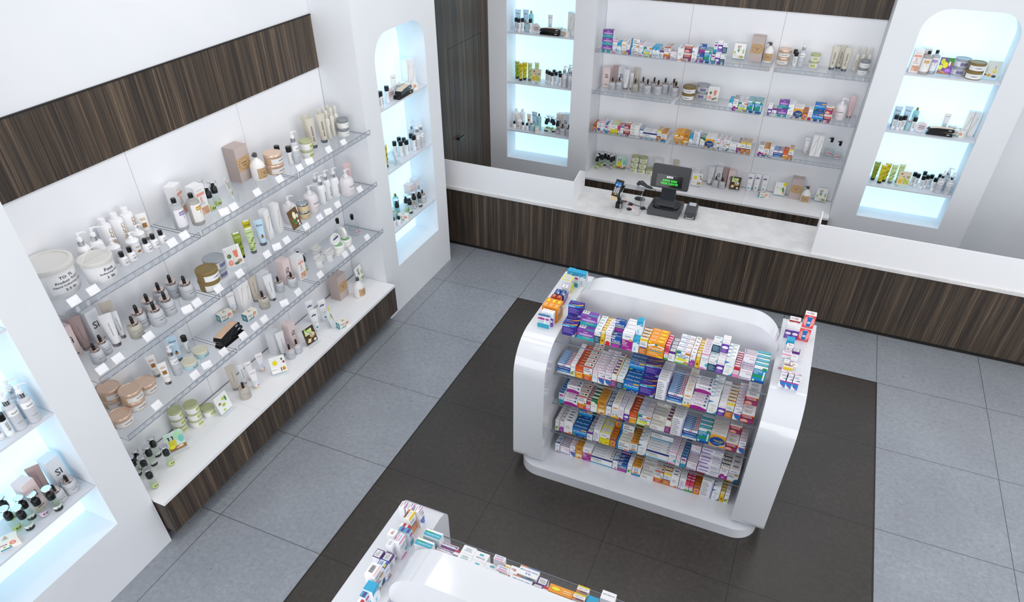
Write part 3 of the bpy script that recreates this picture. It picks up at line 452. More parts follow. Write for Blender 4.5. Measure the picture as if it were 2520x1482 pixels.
 'white': ('plain white grey-lettered', .075, .1, .05, 'f3f3f5', 'f3f3f5', 'eaeaee', [('t', 'F', 'Extrenza', .5, .6, .7, '7aa0a8'), ('l', 'F', .2, .2, .7, .4, 2, 'b4c4c8'), ('t', 'T', 'WILDAN', .5, .62, .6, '7ab0b8'), ('l', 'T', .25, .25, .75, .48, 2, 'a8b4b8')]),
 'enox': ('white blue-tabbed', .08, .1, .06, 'f3f3f5', 'f3f3f5', 'eaeaee', [('t', 'T', 'Enrestin', .5, .66, .6, '4a6a7c'), ('r', 'T', .35, .2, .65, .4, '4ab0bc'), ('l', 'F', .2, .3, .7, .6, 2, 'b4c4c8')]),
 'redcap': ('red and white bottle', .08, .115, .06, 'e8484a', 'f4f3f3', 'e4c8c8', [('e', 'F', .5, .5, .48, .44, 'f2a09a'), ('r', 'F', .32, .1, .68, .7, '1c6ab4'), ('r', 'F', .26, .7, .74, .86, '2272bc'), ('r', 'F', .36, .34, .64, .5, 'bcd8f0'), ('e', 'T', .6, .5, .22, .3, 'c9b4b4'), ('l', 'T', .1, .3, .35, .7, 2, 'c0bcbc')]),
}
BOXNAME = {}
for nm_, ks_ in {'tablet_box': 'allday pcap actonel white enox greyv', 'gel_capsule_box': 'purple omep navy', 'honey_remedy_box': 'yellow gold chestal', 'fever_reducer_box': 'redbulb redstrip baby',
                 'laxative_box': 'purelax', 'allergy_box': 'allergy plum eqbar', 'nasal_strip_box': 'cyanarc little nelson', 'cough_syrup_box': 'scott delsym rose', 'cold_medicine_box': 'dayquil severe night mucin',
                 'herbal_remedy_box': 'orchid calendula cross green whiterose lilacpink', 'pill_bottle_box': 'bottle redcap', 'sunscreen_box': 'wave', 'ointment_box': 'baci lido', 'eye_drops_box': 'eye clear cyansm', 'vitamin_box': 'vitc eqyellow',
                 'pain_relief_box': 'arc pinkstripe itrel', 'prescription_box': 'lilac', 'wipes_box': 'peri', 'lozenge_box': 'nicotine', 'antacid_box': 'acid'}.items():
    for k_ in ks_.split(): BOXNAME[k_] = nm_
_bm = {}
def bmesh_of(k):
    if k not in _bm:
        d = BX[k]; _bm[k] = carton(d[1], d[2], d[3], d[4], d[5], d[6], d[7]).mesh(BOXNAME[k])
    return _bm[k]
ORD = ['first', 'second', 'third', 'fourth', 'fifth', 'sixth', 'seventh', 'eighth', 'ninth', 'tenth', 'eleventh', 'twelfth', 'thirteenth', 'fourteenth', 'fifteenth', 'sixteenth', 'seventeenth', 'eighteenth', 'nineteenth', 'twentieth', 'twenty-first', 'twenty-second', 'twenty-third', 'twenty-fourth', 'twenty-fifth', 'twenty-sixth', 'twenty-seventh', 'twenty-eighth', 'twenty-ninth', 'thirtieth', 'thirty-first', 'thirty-second', 'thirty-third', 'thirty-fourth']
TIER = {1: [''], 2: ['lower', 'upper'], 3: ['bottom', 'middle', 'top']}
def tier(n, i):
    if n in TIER: return TIER[n][i]
    return 'bottom' if i == 0 else ('top' if i == n-1 else ORD[i]+'-tier')
def stacks(rows, yf, z, place, sgn=1, depth=.4):
    """rows: (kind, x of left edge, width, tiers, rows back); yf: y of the front faces"""
    for s, (k, x0, wd, nz, ny) in enumerate(rows):
        look, w, h, d = BX[k][:4]; ny = max(1, min(ny, int(depth/(d+.001))))
        wd = min(max(wd, w*.7), w*1.35)
        for iz in range(nz):
            r0 = round(ny*iz/nz) if ny >= nz else 0
            for iy in range(r0, ny):
                j = random.uniform(-.0015, .0015)
                o = put(BOXNAME[k], bmesh_of(k), None, (x0+wd/2+j, yf+(d/2+iy*(d+.001)), z+iz*(h+.0008)+.0006), 0)
                o.scale = ((wd-.004)/w, 1, 1)
                dep = 'frontmost' if iy == 0 else ORD[iy]+'-row'
                tr = tier(nz, iz); o['label'] = ' '.join(('%s box, %s %s in %s stack of %s' % (look, dep, tr, ORD[s], place)).split())
                o['category'] = 'medicine box'; o['group'] = 'medicine boxes on '+place
ISL = [([('purple', 2.301, 0.1227, 2, 3), ('omep', 2.4237, 0.1424, 2, 2), ('navy', 2.5661, 0.0519, 1, 5), ('yellow', 2.618, 0.0351, 1, 6), ('redbulb', 2.6531, 0.0494, 1, 5), ('purelax', 2.7025, 0.0818, 2, 3), ('allergy', 2.7843, 0.0883, 1, 4), ('cyanarc', 2.8726, 0.0521, 2, 2), ('scott', 2.9247, 0.0621, 1, 4), ('dayquil', 2.9868, 0.1303, 1, 4), ('rose', 3.1171, 0.0334, 1, 5), ('pcap', 3.1505, 0.0519, 1, 4), ('severe', 3.2024, 0.1079, 1, 4), ('orchid', 3.3103, 0.0433, 1, 5), ('yellow', 3.3536, 0.0328, 1, 6), ('calendula', 3.3864, 0.0577, 1, 6), ('navy', 3.4441, 0.0623, 2, 3), ('bottle', 3.5064, 0.0565, 2, 3), ('wave', 3.5629, 0.0688, 1, 4), ('redstrip', 3.6317, 0.0416, 1, 7), ('baci', 3.6733, 0.0919, 2, 6), ('eye', 3.7652, 0.094, 1, 4)], -2.205, 1.32, "island's top shelf"), ([('nelson', 2.3059, 0.1116, 1, 9), ('cross', 2.4175, 0.0419, 1, 8), ('vitc', 2.4594, 0.0666, 1, 8), ('little', 2.526, 0.0747, 1, 6), ('pinkstripe', 2.6007, 0.0458, 1, 7), ('arc', 2.6465, 0.0548, 1, 8), ('arc', 2.7013, 0.0564, 1, 8), ('plum', 2.7577, 0.045, 1, 7), ('navy', 2.8027, 0.0558, 1, 6), ('allday', 2.8585, 0.1269, 2, 6), ('purple', 2.9854, 0.1305, 2, 5), ('lilac', 3.1159, 0.0849, 1, 8), ('nelson', 3.2088, 0.1184, 1, 14), ('chestal', 3.3272, 0.0629, 1, 6), ('peri', 3.3901, 0.1279, 2, 6), ('wave', 3.518, 0.0737, 1, 6), ('bottle', 3.5917, 0.0575, 1, 6), ('scott', 3.6492, 0.0572, 1, 6), ('arc', 3.7064, 0.057, 1, 8), ('nicotine', 3.7634, 0.0976, 2, 5)], -2.285, 0.99, "island's second shelf"), ([('cyansm', 2.3322, 0.0446, 1, 6), ('peri', 2.3768, 0.1213, 2, 4), ('little', 2.4981, 0.0757, 1, 4), ('redstrip', 2.5738, 0.0377, 1, 8), ('green', 2.6115, 0.0571, 1, 5), ('gold', 2.6686, 0.0745, 1, 5), ('baby', 2.7431, 0.0469, 1, 5), ('chestal', 2.79, 0.0618, 1, 5), ('lilacpink', 2.8518, 0.0442, 1, 6), ('bottle', 2.896, 0.0457, 1, 5), ('vitc', 2.9417, 0.0629, 1, 7), ('severe', 3.0046, 0.1113, 1, 4), ('actonel', 3.1159, 0.1209, 3, 7), ('plum', 3.2368, 0.0476, 1, 6), ('lilac', 3.2844, 0.0932, 1, 6), ('nelson', 3.3776, 0.1157, 1, 8), ('eye', 3.4933, 0.0962, 1, 5), ('night', 3.5895, 0.1233, 1, 4), ('nicotine', 3.7128, 0.0941, 2, 5), ('arc', 3.8069, 0.0551, 1, 7)], -2.285, 0.668, "island's third shelf"), ([('cross', 2.3138, 0.0372, 1, 7), ('orchid', 2.351, 0.0424, 1, 6), ('whiterose', 2.3934, 0.0811, 1, 7), ('allday', 2.4745, 0.1301, 2, 6), ('pcap', 2.6046, 0.0541, 1, 7), ('greyv', 2.6587, 0.0578, 1, 6), ('eqyellow', 2.7165, 0.0911, 1, 4), ('delsym', 2.8076, 0.0566, 2, 7), ('acid', 2.8642, 0.1206, 2, 6), ('clear', 2.9848, 0.0661, 1, 9), ('wave', 3.0509, 0.0722, 1, 6), ('itrel', 3.1231, 0.1908, 2, 8), ('calendula', 3.3139, 0.0604, 1, 9), ('pinkstripe', 3.3743, 0.0376, 1, 7), ('cyansm', 3.4119, 0.0517, 1, 8), ('baci', 3.4636, 0.0857, 2, 10), ('lido', 3.5493, 0.1783, 4, 4), ('mucin', 3.7276, 0.0674, 1, 7), ('eqbar', 3.795, 0.0856, 1, 5)], -2.285, 0.338, "island's fourth shelf"), ([('baby', 2.3316, 0.0473, 1, 5), ('baci', 2.3789, 0.0923, 1, 10), ('arc', 2.4712, 0.0508, 1, 6), ('gold', 2.522, 0.0672, 1, 6), ('allergy', 2.5892, 0.0792, 1, 6), ('itrel', 2.6684, 0.1921, 1, 8), ('baby', 2.8605, 0.0492, 1, 5), ('purelax', 2.9097, 0.0838, 2, 6), ('cross', 2.9935, 0.0424, 1, 7), ('clear', 3.0359, 0.0745, 1, 8), ('actonel', 3.1104, 0.1172, 4, 6), ('little', 3.2276, 0.0747, 1, 5), ('scott', 3.3023, 0.0655, 1, 6), ('whiterose', 3.3678, 0.0702, 1, 6), ('greyv', 3.438, 0.0555, 1, 7), ('rose', 3.4935, 0.0354, 1, 8), ('rose', 3.5289, 0.0342, 1, 8), ('delsym', 3.5631, 0.0548, 2, 8), ('lilac', 3.6179, 0.0963, 1, 7), ('wave', 3.7142, 0.0643, 1, 6), ('yellow', 3.7785, 0.0373, 1, 8), ('cross', 3.8158, 0.0391, 1, 8)], -2.31, 0.1, "island's base")]
for i, (rows, yf, z, place) in enumerate(ISL):
    stacks(rows, yf, z, place, depth=.39 if i else .31)
BACKROWS = [([('omep', 1.0121, 0.1421, 3, 1), ('calendula', 1.1542, 0.0624, 1, 4), ('cyanarc', 1.2166, 0.0567, 1, 3), ('chestal', 1.2733, 0.0646, 1, 4), ('orchid', 1.3379, 0.0482, 1, 4), ('acid', 1.3861, 0.1173, 2, 2), ('calendula', 1.5034, 0.0582, 1, 5), ('severe', 1.5616, 0.1105, 1, 4), ('cyanarc', 1.6721, 0.0471, 1, 3), ('cyanarc', 1.7192, 0.0522, 1, 3), ('pcap', 1.7714, 0.0519, 1, 3), ('little', 1.8233, 0.0827, 1, 4), ('baci', 1.906, 0.0874, 1, 6), ('whiterose', 1.9934, 0.0766, 1, 5), ('nicotine', 2.07, 0.0965, 2, 2), ('wave', 2.1665, 0.0706, 1, 4), ('purelax', 2.2371, 0.0853, 2, 3), ('eye', 2.3224, 0.0897, 1, 4), ('cyansm', 2.4121, 0.0446, 2, 3), ('bottle', 2.4567, 0.0593, 2, 3), ('navy', 2.516, 0.059, 2, 3)], 2.715, 2.17, "back wall's top shelf"), ([('cyanarc', 2.7208, 0.0505, 1, 3), ('mucin', 2.7713, 0.0655, 1, 4), ('severe', 2.8368, 0.1101, 1, 4), ('eye', 2.9469, 0.0894, 1, 4), ('eye', 3.0363, 0.0937, 1, 4), ('bottle', 3.1987, 0.0537, 1, 2), ('pcap', 3.2524, 0.0584, 1, 3), ('omep', 3.3108, 0.1208, 2, 2), ('wave', 3.4316, 0.072, 1, 4), ('night', 3.5036, 0.1096, 1, 3), ('delsym', 3.6132, 0.0568, 1, 5), ('redbulb', 3.67, 0.0519, 1, 4), ('allday', 3.7219, 0.1312, 2, 3), ('nicotine', 3.8531, 0.0883, 2, 2)], 2.715, 1.648, "back wall's middle shelf"), ([('delsym', 0.9714, 0.0592, 1, 6), ('arc', 1.0306, 0.0502, 1, 5), ('calendula', 1.0808, 0.0617, 1, 5), ('cyansm', 1.1425, 0.0469, 1, 5), ('redbulb', 1.1894, 0.0408, 1, 5), ('eqyellow', 1.2302, 0.096, 1, 3), ('rose', 1.3262, 0.0376, 1, 5), ('baby', 1.3638, 0.0462, 1, 4), ('nicotine', 1.41, 0.0919, 2, 2), ('actonel', 1.5019, 0.1312, 4, 3), ('baby', 1.6331, 0.0511, 1, 4), ('itrel', 1.6842, 0.1912, 1, 5), ('scott', 1.8754, 0.0558, 1, 4), ('clear', 1.9312, 0.0888, 1, 6), ('dayquil', 2.1027, 0.1315, 1, 5), ('gold', 2.2342, 0.0708, 1, 4), ('cyanarc', 2.305, 0.0542, 1, 3), ('lilac', 2.3592, 0.0916, 1, 3), ('green', 2.4508, 0.0644, 1, 4), ('night', 2.5152, 0.1172, 1, 4), ('eqbar', 2.6324, 0.0741, 1, 3), ('pinkstripe', 2.7065, 0.0475, 1, 4), ('eqbar', 2.754, 0.0787, 1, 3), ('white', 2.8327, 0.0939, 1, 2), ('plum', 2.9266, 0.0519, 1, 5), ('scott', 2.9785, 0.0621, 1, 4), ('scott', 3.0406, 0.0618, 1, 4), ('mucin', 3.1971, 0.0712, 1, 3), ('clear', 3.2683, 0.0684, 1, 6), ('greyv', 3.3367, 0.0505, 1, 3), ('nelson', 3.3872, 0.1153, 1, 8), ('vitc', 3.5025, 0.0648, 1, 4), ('scott', 3.5673, 0.0595, 1, 4)], 2.715, 1.127, "back wall's lower shelf")]
for rows, yf, z, place in BACKROWS: stacks(rows, yf, z, place, depth=.3)
LOOSE = [("island's left end", [('cyanarc', 2.115, -1.463, 1.3406, 0, 1), ('cyanarc', 2.173, -1.47, 1.3406, 0, 1), ('cyanarc', 2.231, -1.47, 1.3406, 0, 1), ('cyansm', 2.185, -1.5155, 1.3406, 0, 1), ('eqyellow', 2.134, -1.609, 1.3406, 1.571, 1), ('orchid', 2.152, -1.724, 1.3406, 1.571, 1), ('purelax', 2.112, -1.8, 1.3406, 1.571, 1), ('purelax', 2.161, -1.803, 1.3406, 1.571, 1), ('vitc', 2.115, -1.904, 1.3406, 1.571, 1), ('vitc', 2.161, -1.904, 1.3406, 1.571, 1), ('dayquil', 2.111, -2.037, 1.3406, 1.571, 1), ('dayquil', 2.157, -2.039, 1.3406, 1.571, 1), ('dayquil', 2.203, -2.041, 1.3406, 1.571, 1), ('bottle', 2.135, -2.143, 1.3406, 0, 1), ('bottle', 2.186, -2.145, 1.3406, 0, 1), ('cyansm', 2.175, -2.193, 1.3406, 0, 1), ('cyansm', 2.141, -2.193, 1.3406, 0, 1), ('cyansm', 2.11, -2.193, 1.3406, 0, 1)]), ("island's right end", [('redcap', 3.979, -1.463, 1.3406, -0.0, 1), ('redcap', 4.071, -1.529, 1.4576, 0, 1), ('redcap', 4.067, -1.544, 1.3406, 0, 1), ('bottle', 4.001, -1.555, 1.3406, 0, 1), ('bottle', 3.95, -1.558, 1.3406, 0, 1), ('cyanarc', 3.972, -1.766, 1.3406, 0, 1), ('orchid', 3.975, -1.839, 1.3406, 0, 1), ('pcap', 4.026, -1.849, 1.3406, 0, 1), ('calendula', 3.961, -1.986, 1.3406, 0, 1), ('greyv', 4.015, -2.002, 1.3406, 0, 1), ('cross', 3.972, -2.049, 1.3406, 0, 1), ('orchid', 4.023, -2.071, 1.3406, 0, 1), ('scott', 3.985, -2.142, 1.3406, 0, 1), ('arc', 4.016, -2.192, 1.3406, 0, 1), ('arc', 4.059, -2.192, 1.3406, 0, 1), ('arc', 3.975, -2.192, 1.3406, 0, 1)]), ("front island's left end", [('arc', 2.192, -4.3, 1.3406, 1.571, 1), ('arc', 2.144, -4.305, 1.3406, 1.571, 1), ('arc', 2.1, -4.308, 1.3406, 1.571, 1), ('scott', 2.169, -4.361, 1.3406, 1.571, 1), ('redstrip', 2.18, -4.409, 1.3406, 1.571, 1), ('redstrip', 2.15, -4.409, 1.3406, 1.571, 1), ('cyansm', 2.206, -4.443, 1.3406, 1.571, 1), ('cyansm', 2.171, -4.445, 1.3406, 1.571, 1), ('orchid', 2.136, -4.489, 1.3406, 1.571, 1), ('calendula', 2.206, -4.526, 1.3406, 1.571, 1), ('greyv', 2.172, -4.566, 1.3406, 1.571, 1), ('pcap', 2.183, -4.622, 1.3406, 1.571, 1), ('pcap', 2.127, -4.624, 1.3406, 1.571, 1), ('baby', 2.193, -4.685, 1.3406, 1.571, 1), ('eqbar', 2.179, -4.748, 1.3406, 1.571, 1), ('cyanarc', 2.212, -4.829, 1.3406, 1.571, 1), ('cyansm', 2.2, -4.8755, 1.3406, 1.571, 1), ('redstrip', 2.195, -4.9095, 1.3406, 1.571, 1)]), ("front island's far shelf", [('white', 2.562, -4.406, 1.3206, 3.142, 1), ('allergy', 3.347, -4.41, 1.3206, 3.142, 1), ('baci', 2.451, -4.414, 1.3206, 3.142, 1), ('eye', 2.35, -4.415, 1.3206, 3.142, 1), ('severe', 2.916, -4.415, 1.3206, 3.142, 1), ('calendula', 2.751, -4.417, 1.3206, 3.142, 1), ('enox', 2.6405, -4.418, 1.3206, 3.142, 1), ('scott', 3.216, -4.418, 1.3206, 3.142, 1), ('pcap', 2.9985, -4.42, 1.3206, 3.142, 1), ('enox', 2.7215, -4.463, 1.3206, 3.142, 1), ('yellow', 2.801, -4.432, 1.3206, 3.142, 1), ('orchid', 2.84, -4.432, 1.3206, 3.142, 1), ('redstrip', 2.5075, -4.439, 1.3206, 3.142, 1), ('baci', 2.4405, -4.451, 1.3206, 3.142, 1), ('cyanarc', 3.2765, -4.45, 1.3206, 3.142, 1), ('white', 2.562, -4.457, 1.3206, 3.142, 1), ('redstrip', 3.029, -4.459, 1.3206, 3.142, 1), ('calendula', 2.793, -4.4705, 1.3206, 3.142, 1), ('dayquil', 3.114, -4.464, 1.3206, 3.142, 1), ('yellow', 2.801, -4.5035, 1.3206, 3.142, 1), ('scott', 3.211, -4.466, 1.3206, 3.142, 1), ('pcap', 2.9845, -4.468, 1.3206, 3.142, 1), ('severe', 2.902, -4.483, 1.3206, 3.142, 1), ('enox', 2.6405, -4.479, 1.3206, 3.142, 1), ('orchid', 2.8245, -4.478, 1.3206, 3.142, 1), ('baci', 2.432, -4.474, 1.3206, 3.142, 1), ('eye', 2.335, -4.487, 1.3206, 3.142, 1), ('yellow', 2.8315, -4.5185, 1.3206, 3.142, 1), ('calendula', 2.752, -4.509, 1.3206, 3.142, 1)])]
_cnt = {}
for place, items in LOOSE:
    ks = [i[0] for i in items]; seen = {}
    for k, x, y, z, rz, s in items:
        seen[k] = seen.get(k, 0)+1; n = ks.count(k)
        o = put(BOXNAME[k], bmesh_of(k), None, (x, y, z), rz); o.scale = (s, 1, 1)
        o['label'] = '%s box %son %s' % (BX[k][0], (ORD[seen[k]-1]+' of its kind from back, ') if n > 1 else '', place)
        o['category'] = 'medicine box'; o['group'] = 'medicine boxes on '+place

# ---------------------------------------------------------------- cosmetics
def cyl(r, z0, z1, e=.003): return [(r-e, z0), (r, z0+e), (r, z1-e), (r-e, z1)]
def ctext(b, txt, mat, r, z, wd, a0=0, ht=None):
    b.text(txt, mat, (wd, ht), lambda x, y: ((r+.0008)*math.sin(a0+x/r), -(r+.0008)*math.cos(a0+x/r), z+y))
def vtext(b, txt, mat, r, z, ln, a0=0, ht=None):
    b.text(txt, mat, (ln, ht), lambda x, y: ((r+.0008)*math.sin(a0-y/r), -(r+.0008)*math.cos(a0-y/r), z+x))
def pump(b, z, mat, s=1, stem=.03):
    b.lathe([(.018*s, z), (.018*s, z+.018*s), (.008*s, z+.024*s), (.007*s, z+.024*s+stem*s), (.012*s, z+.026*s+stem*s), (.012*s, z+.04*s+stem*s), (.006*s, z+.044*s+stem*s)], mat, 14)
    zz = z+.036*s+stem*s; b.tube([(0, 0, zz), (.02*s, -.004*s, zz+.002), (.04*s, -.008*s, zz-.003*s), (.05*s, -.01*s, zz-.012*s)], [.006*s, .0055*s, .0045*s, .004*s], mat, 8)
INK = M('3a3c42', .5); INKG = M('b08a3a', .4)
def k_dropper(body, s=1):
    def f():
        a = MB(); a.lathe([(.051*s, 0), (.055*s, .005), (.054*s, .08*s), (.052*s, .1*s), (.046*s, .112*s), (.04*s, .116*s)], M(body, .45), 28)
        ctext(a, 'Regenerating', INK, .055*s, .055*s, .05*s); a.sector(.0553*s, .075*s, .0765*s, -1, 1, INK); a.sector(.0553*s, .02*s, .0212*s, -.7, .7, INK)
        c = MB(); c.lathe(cyl(.04*s, .113*s, .137*s, .002), ROSE, 28)
        d = MB(); d.lathe([(.013*s, .137*s), (.013*s, .165*s), (.011*s, .182*s), (.006*s, .188*s)], BLACK, 14)
        return [('bottle', a), ('collar', c, 'rose metal collar'), ('dropper_bulb', d, 'black rubber dropper bulb')]
    return f
def k_pump(body, hh, r, collar, pm, txt='SPA DESIGN', lab=None, shoulder=.02, vertical=False):
    def f():
        a = MB(); zb = hh*.72; a.lathe([(r-.004, 0), (r, .004), (r, zb-shoulder), (r*.92, zb-shoulder*.5), (r*.7, zb-.002), (.02, zb)], M(body, .35), 28)
        if lab: a.sector(r+.0004, zb*.62, zb*.86, -1.3, 1.3, M(lab, .5))
        if vertical: vtext(a, txt, INK, r+.001, zb*.42, zb*.5)
        else: ctext(a, txt, INK, r+.001, zb*.72 if lab else zb*.55, r*1.15)
        a.sector(r+.0004, zb*.30, zb*.31, -.5, .5, INK)
        out = [('bottle', a)]
        if collar: c = MB(); c.lathe(cyl(.021, zb, zb+.035, .002), CHROME, 20); out.append(('collar', c, 'chrome collar')); z0 = zb+.033
        else: z0 = zb
        p = MB(); pump(p, z0, M(pm, .3), 1 if r < .06 else 1.25, max(.012, (hh-z0)-.05)); out.append(('pump_head', p)); return out
    return f
def k_tallcap():
    a = MB(); a.lathe([(.042, 0), (.046, .004), (.046, .19), (.04, .205), (.022, .212)], M('f1f1f3', .3), 28); vtext(a, 'GUCCI', INKG, .047, .12, .12, .2); a.sector(.0466, .03, .034, 0, .6, INKG)
    c = MB(); c.lathe(cyl(.023, .212, .25), M('f4f4f6', .35), 8); return [('bottle', a), ('cap', c)]
def k_pumpjar():
    a = MB(); a.lathe([(.037, 0), (.04, .004), (.04, .1), (.043, .101), (.043, .108), (.03, .122), (.012, .126)], M('efeff1', .3), 28); ctext(a, 'Flora', INKG, .041, .07, .035); a.box(-.012, .012, -.0415, -.040, .03, .045, M('a0622c', .3))
    p = MB(); pump(p, .124, M('f4f4f6', .3), .8, .012); return [('jar', a), ('pump_head', p)]
def k_smallcap():
    a = MB(); a.lathe([(.027, 0), (.03, .003), (.03, .05), (.022, .062), (.013, .064)], M('f2f2f4', .3), 24); ctext(a, 'GUCCI', INK, .031, .046, .026); ctext(a, 'GG', INK, .031, .026, .022)
    c = MB(); c.lathe(cyl(.0155, .064, .1, .002), BLACK, 20); return [('bottle', a), ('cap', c, 'black cap')]
def k_bucket(r, h, lines, lid_up, handle):
    def f():
        a = MB(); a.lathe([(r*.84, 0), (r*.86, .004), (r*.95, h*.86), (r*.95, h*.88)], M('f4f4f5', .3), 40)
        a.sector(r*.905, h*.16, h*.74, -.85, .85, M('ececee', .5), 16, r*.945)
        for t, z, wd, ht in lines: ctext(a, t, M('17171a', .5), r*.95, z*h, wd*r, 0, ht*h)
        l = MB(); l.lathe([(r*.95, h*.80), (r*.99, h*.81), (r*.99, h*.86), (r, h*.87), (r, h*.99), (r*.95, h), (r*.86, h), (r*.84, h*.97), (.001, h*.97)], M('dedcd8', .45), 40)
        out = [('tub', a), ('lid', l, 'off-white bucket lid')]
        if handle:
            g = MB(); pts = [(r*1.0*math.cos(t), -.35*r*math.sin(t), h*.84+r*1.05*math.sin(t)) for t in [PI*k/20 for k in range(21)]]; g.tube(pts, .0035, M('e6e5e2', .4), 8); out.append(('handle', g))
        return out
    return f
def k_shampoo(body, lab, acc):
    def f():
        a = MB(); a.lathe([(.043, 0), (.047, .005), (.047, .175), (.04, .19), (.018, .198), (.016, .21)], M(body, .3), 28)
        a.sector(.0475, .03, .165, -1.2, 1.2, M(lab, .5)); a.sector(.048, .12, .148, -.5, .6, M(acc, .5)); a.sector(.048, .09, .122, .12, .22, M(acc, .5)); ctext(a, 'natura', M('ffffff', .5), .0485, .134, .04)
        c = MB(); c.lathe(cyl(.018, .205, .24), BLACK, 20); return [('bottle', a), ('cap', c, 'black cap')]
    return f
def k_spray(lab, ink='2f3a2c', foot=None):
    def f():
        a = MB(); a.lathe([(.025, 0), (.028, .003), (.028, .105), (.02, .115)], CLEAR, 24); a.lathe([(.022, .006), (.024, .01), (.024, .07), (.001, .072)], glass_l, 16)
        a.sector(.0285, .012, .052, -1.4, 1.4, M(lab, .5)); ctext(a, 'Kai', M(ink, .5), .029, .032, .03)
        if foot: a.sector(.0288, .01, .03, -1.4, 1.4, M(foot, .5))
        p = MB(); p.lathe([(.024, .112), (.025, .116), (.025, .15), (.02, .16), (.014, .164), (.013, .185), (.008, .19)], BLACK, 18)
        c = MB(); c.lathe([(.031, .108), (.031, .2), (.028, .206), (.001, .206)], CLEAR, 24); c.lathe([(.0315, .199), (.0315, .203), (.029, .207)], CHROME, 24)
        return [('bottle', a), ('atomiser', p, 'black spray atomiser'), ('overcap', c, 'clear overcap')]
    return f
glass_l = glass('perfume_liquid', 'f6faf2')
def wreath(b, P, ru, rv, m):
    for i in range(26):
        t = 2*PI*i/26; c, s = math.cos(t), math.sin(t); q = 1+.16*(-1)**i
        b.quad([P(ru*c*.86, rv*s*.86), P(ru*(c*.95-s*.06), rv*(s*.95+c*.06)), P(ru*c*q, rv*s*q), P(ru*(c*.95+s*.06), rv*(s*.95-c*.06))], m)
KRAFT = M('c9a67c', .6); KINK = M('4a3a30', .6)
def k_soap():
    a = MB(); a.lathe([(.058, 0), (.062, .005), (.062, .11), (.055, .135), (.035, .16), (.016, .175), (.015, .19)], M('eeeceb', .3), 32)
    a.sector(.0626, .02, .108, -.95, .95, KRAFT); ctext(a, 'handmade', KINK, .063, .074, .045); ctext(a, 'soap', KINK, .063, .058, .026)
    wreath(a, lambda x, y: (.0632*math.sin(x/.0632), -.0632*math.cos(x/.0632), .066+y), .036, .034, KINK)
    p = MB(); p.lathe(cyl(.018, .188, .222), DGREY, 18); p.tube([(0, 0, .218), (-.02, -.005, .22), (-.045, -.01, .212)], [.009, .008, .005], DGREY, 8)
    return [('bottle', a), ('pump_head', p, 'dark grey pump head')]
def k_soapcarton():
    w, h, d = .15, .285, .12; b = carton(w, h, d, 'c6b7b2', 'bcada8', 'b5a6a1', [], .6); y = -d/2-.0008
    b.quad([(-w/2, y, .09), (w/2, y, .09), (w/2, y, .2), (-w/2, y, .2)], KRAFT); P = lambda x, z: (x, y-.0006, .145+z)
    b.text('handmade', KINK, (.062, None), lambda x, z: P(x, z+.01)); b.text('soap', KINK, (.034, None), lambda x, z: P(x, z-.014)); wreath(b, P, .058, .045, KINK)
    return [('carton', b)]
def k_jar(body, lidc, r, h, lidh, label, metal=0, acc=None, txt=None):
    def f():
        a = MB(); hb = h-lidh; a.lathe([(r*.93, 0), (r*.97, .003), (r*.97, hb), (r*.9, hb)], M(body, .35), 32)
        a.sector(r*.975, hb*.14, hb*.92, -1.25, 1.25, M(label, .5), 14)
        if acc: a.sector(r*.98, hb*.2, hb*.85, -.45, .5, M(acc, .5), 8)
        ctext(a, txt or 'NATURAL', INK, r*.985, hb*.55, r*.8)
        l = MB(); l.lathe([(r*.97, hb-.001), (r, hb+.002), (r, h-.004), (r*.96, h), (r*.9, h), (r*.88, h-.003), (.001, h-.003)], M(lidc, .25 if metal else .45, metal), 32)
        return [('jar', a), ('lid', l)]
    return f
def k_roll():
    a = MB(); a.lathe([(.02, 0), (.023, .003), (.023, .118), (.018, .122)], M('eceef0', .3), 22); vtext(a, 'GUCCI', INK, .0235, .075, .06); a.sector(.0233, .012, .0135, -1, 1, INK)
    c = MB(); c.lathe(cyl(.0235, .12, .168), BLACK, 22); return [('bottle', a), ('cap', c, 'black cap')]
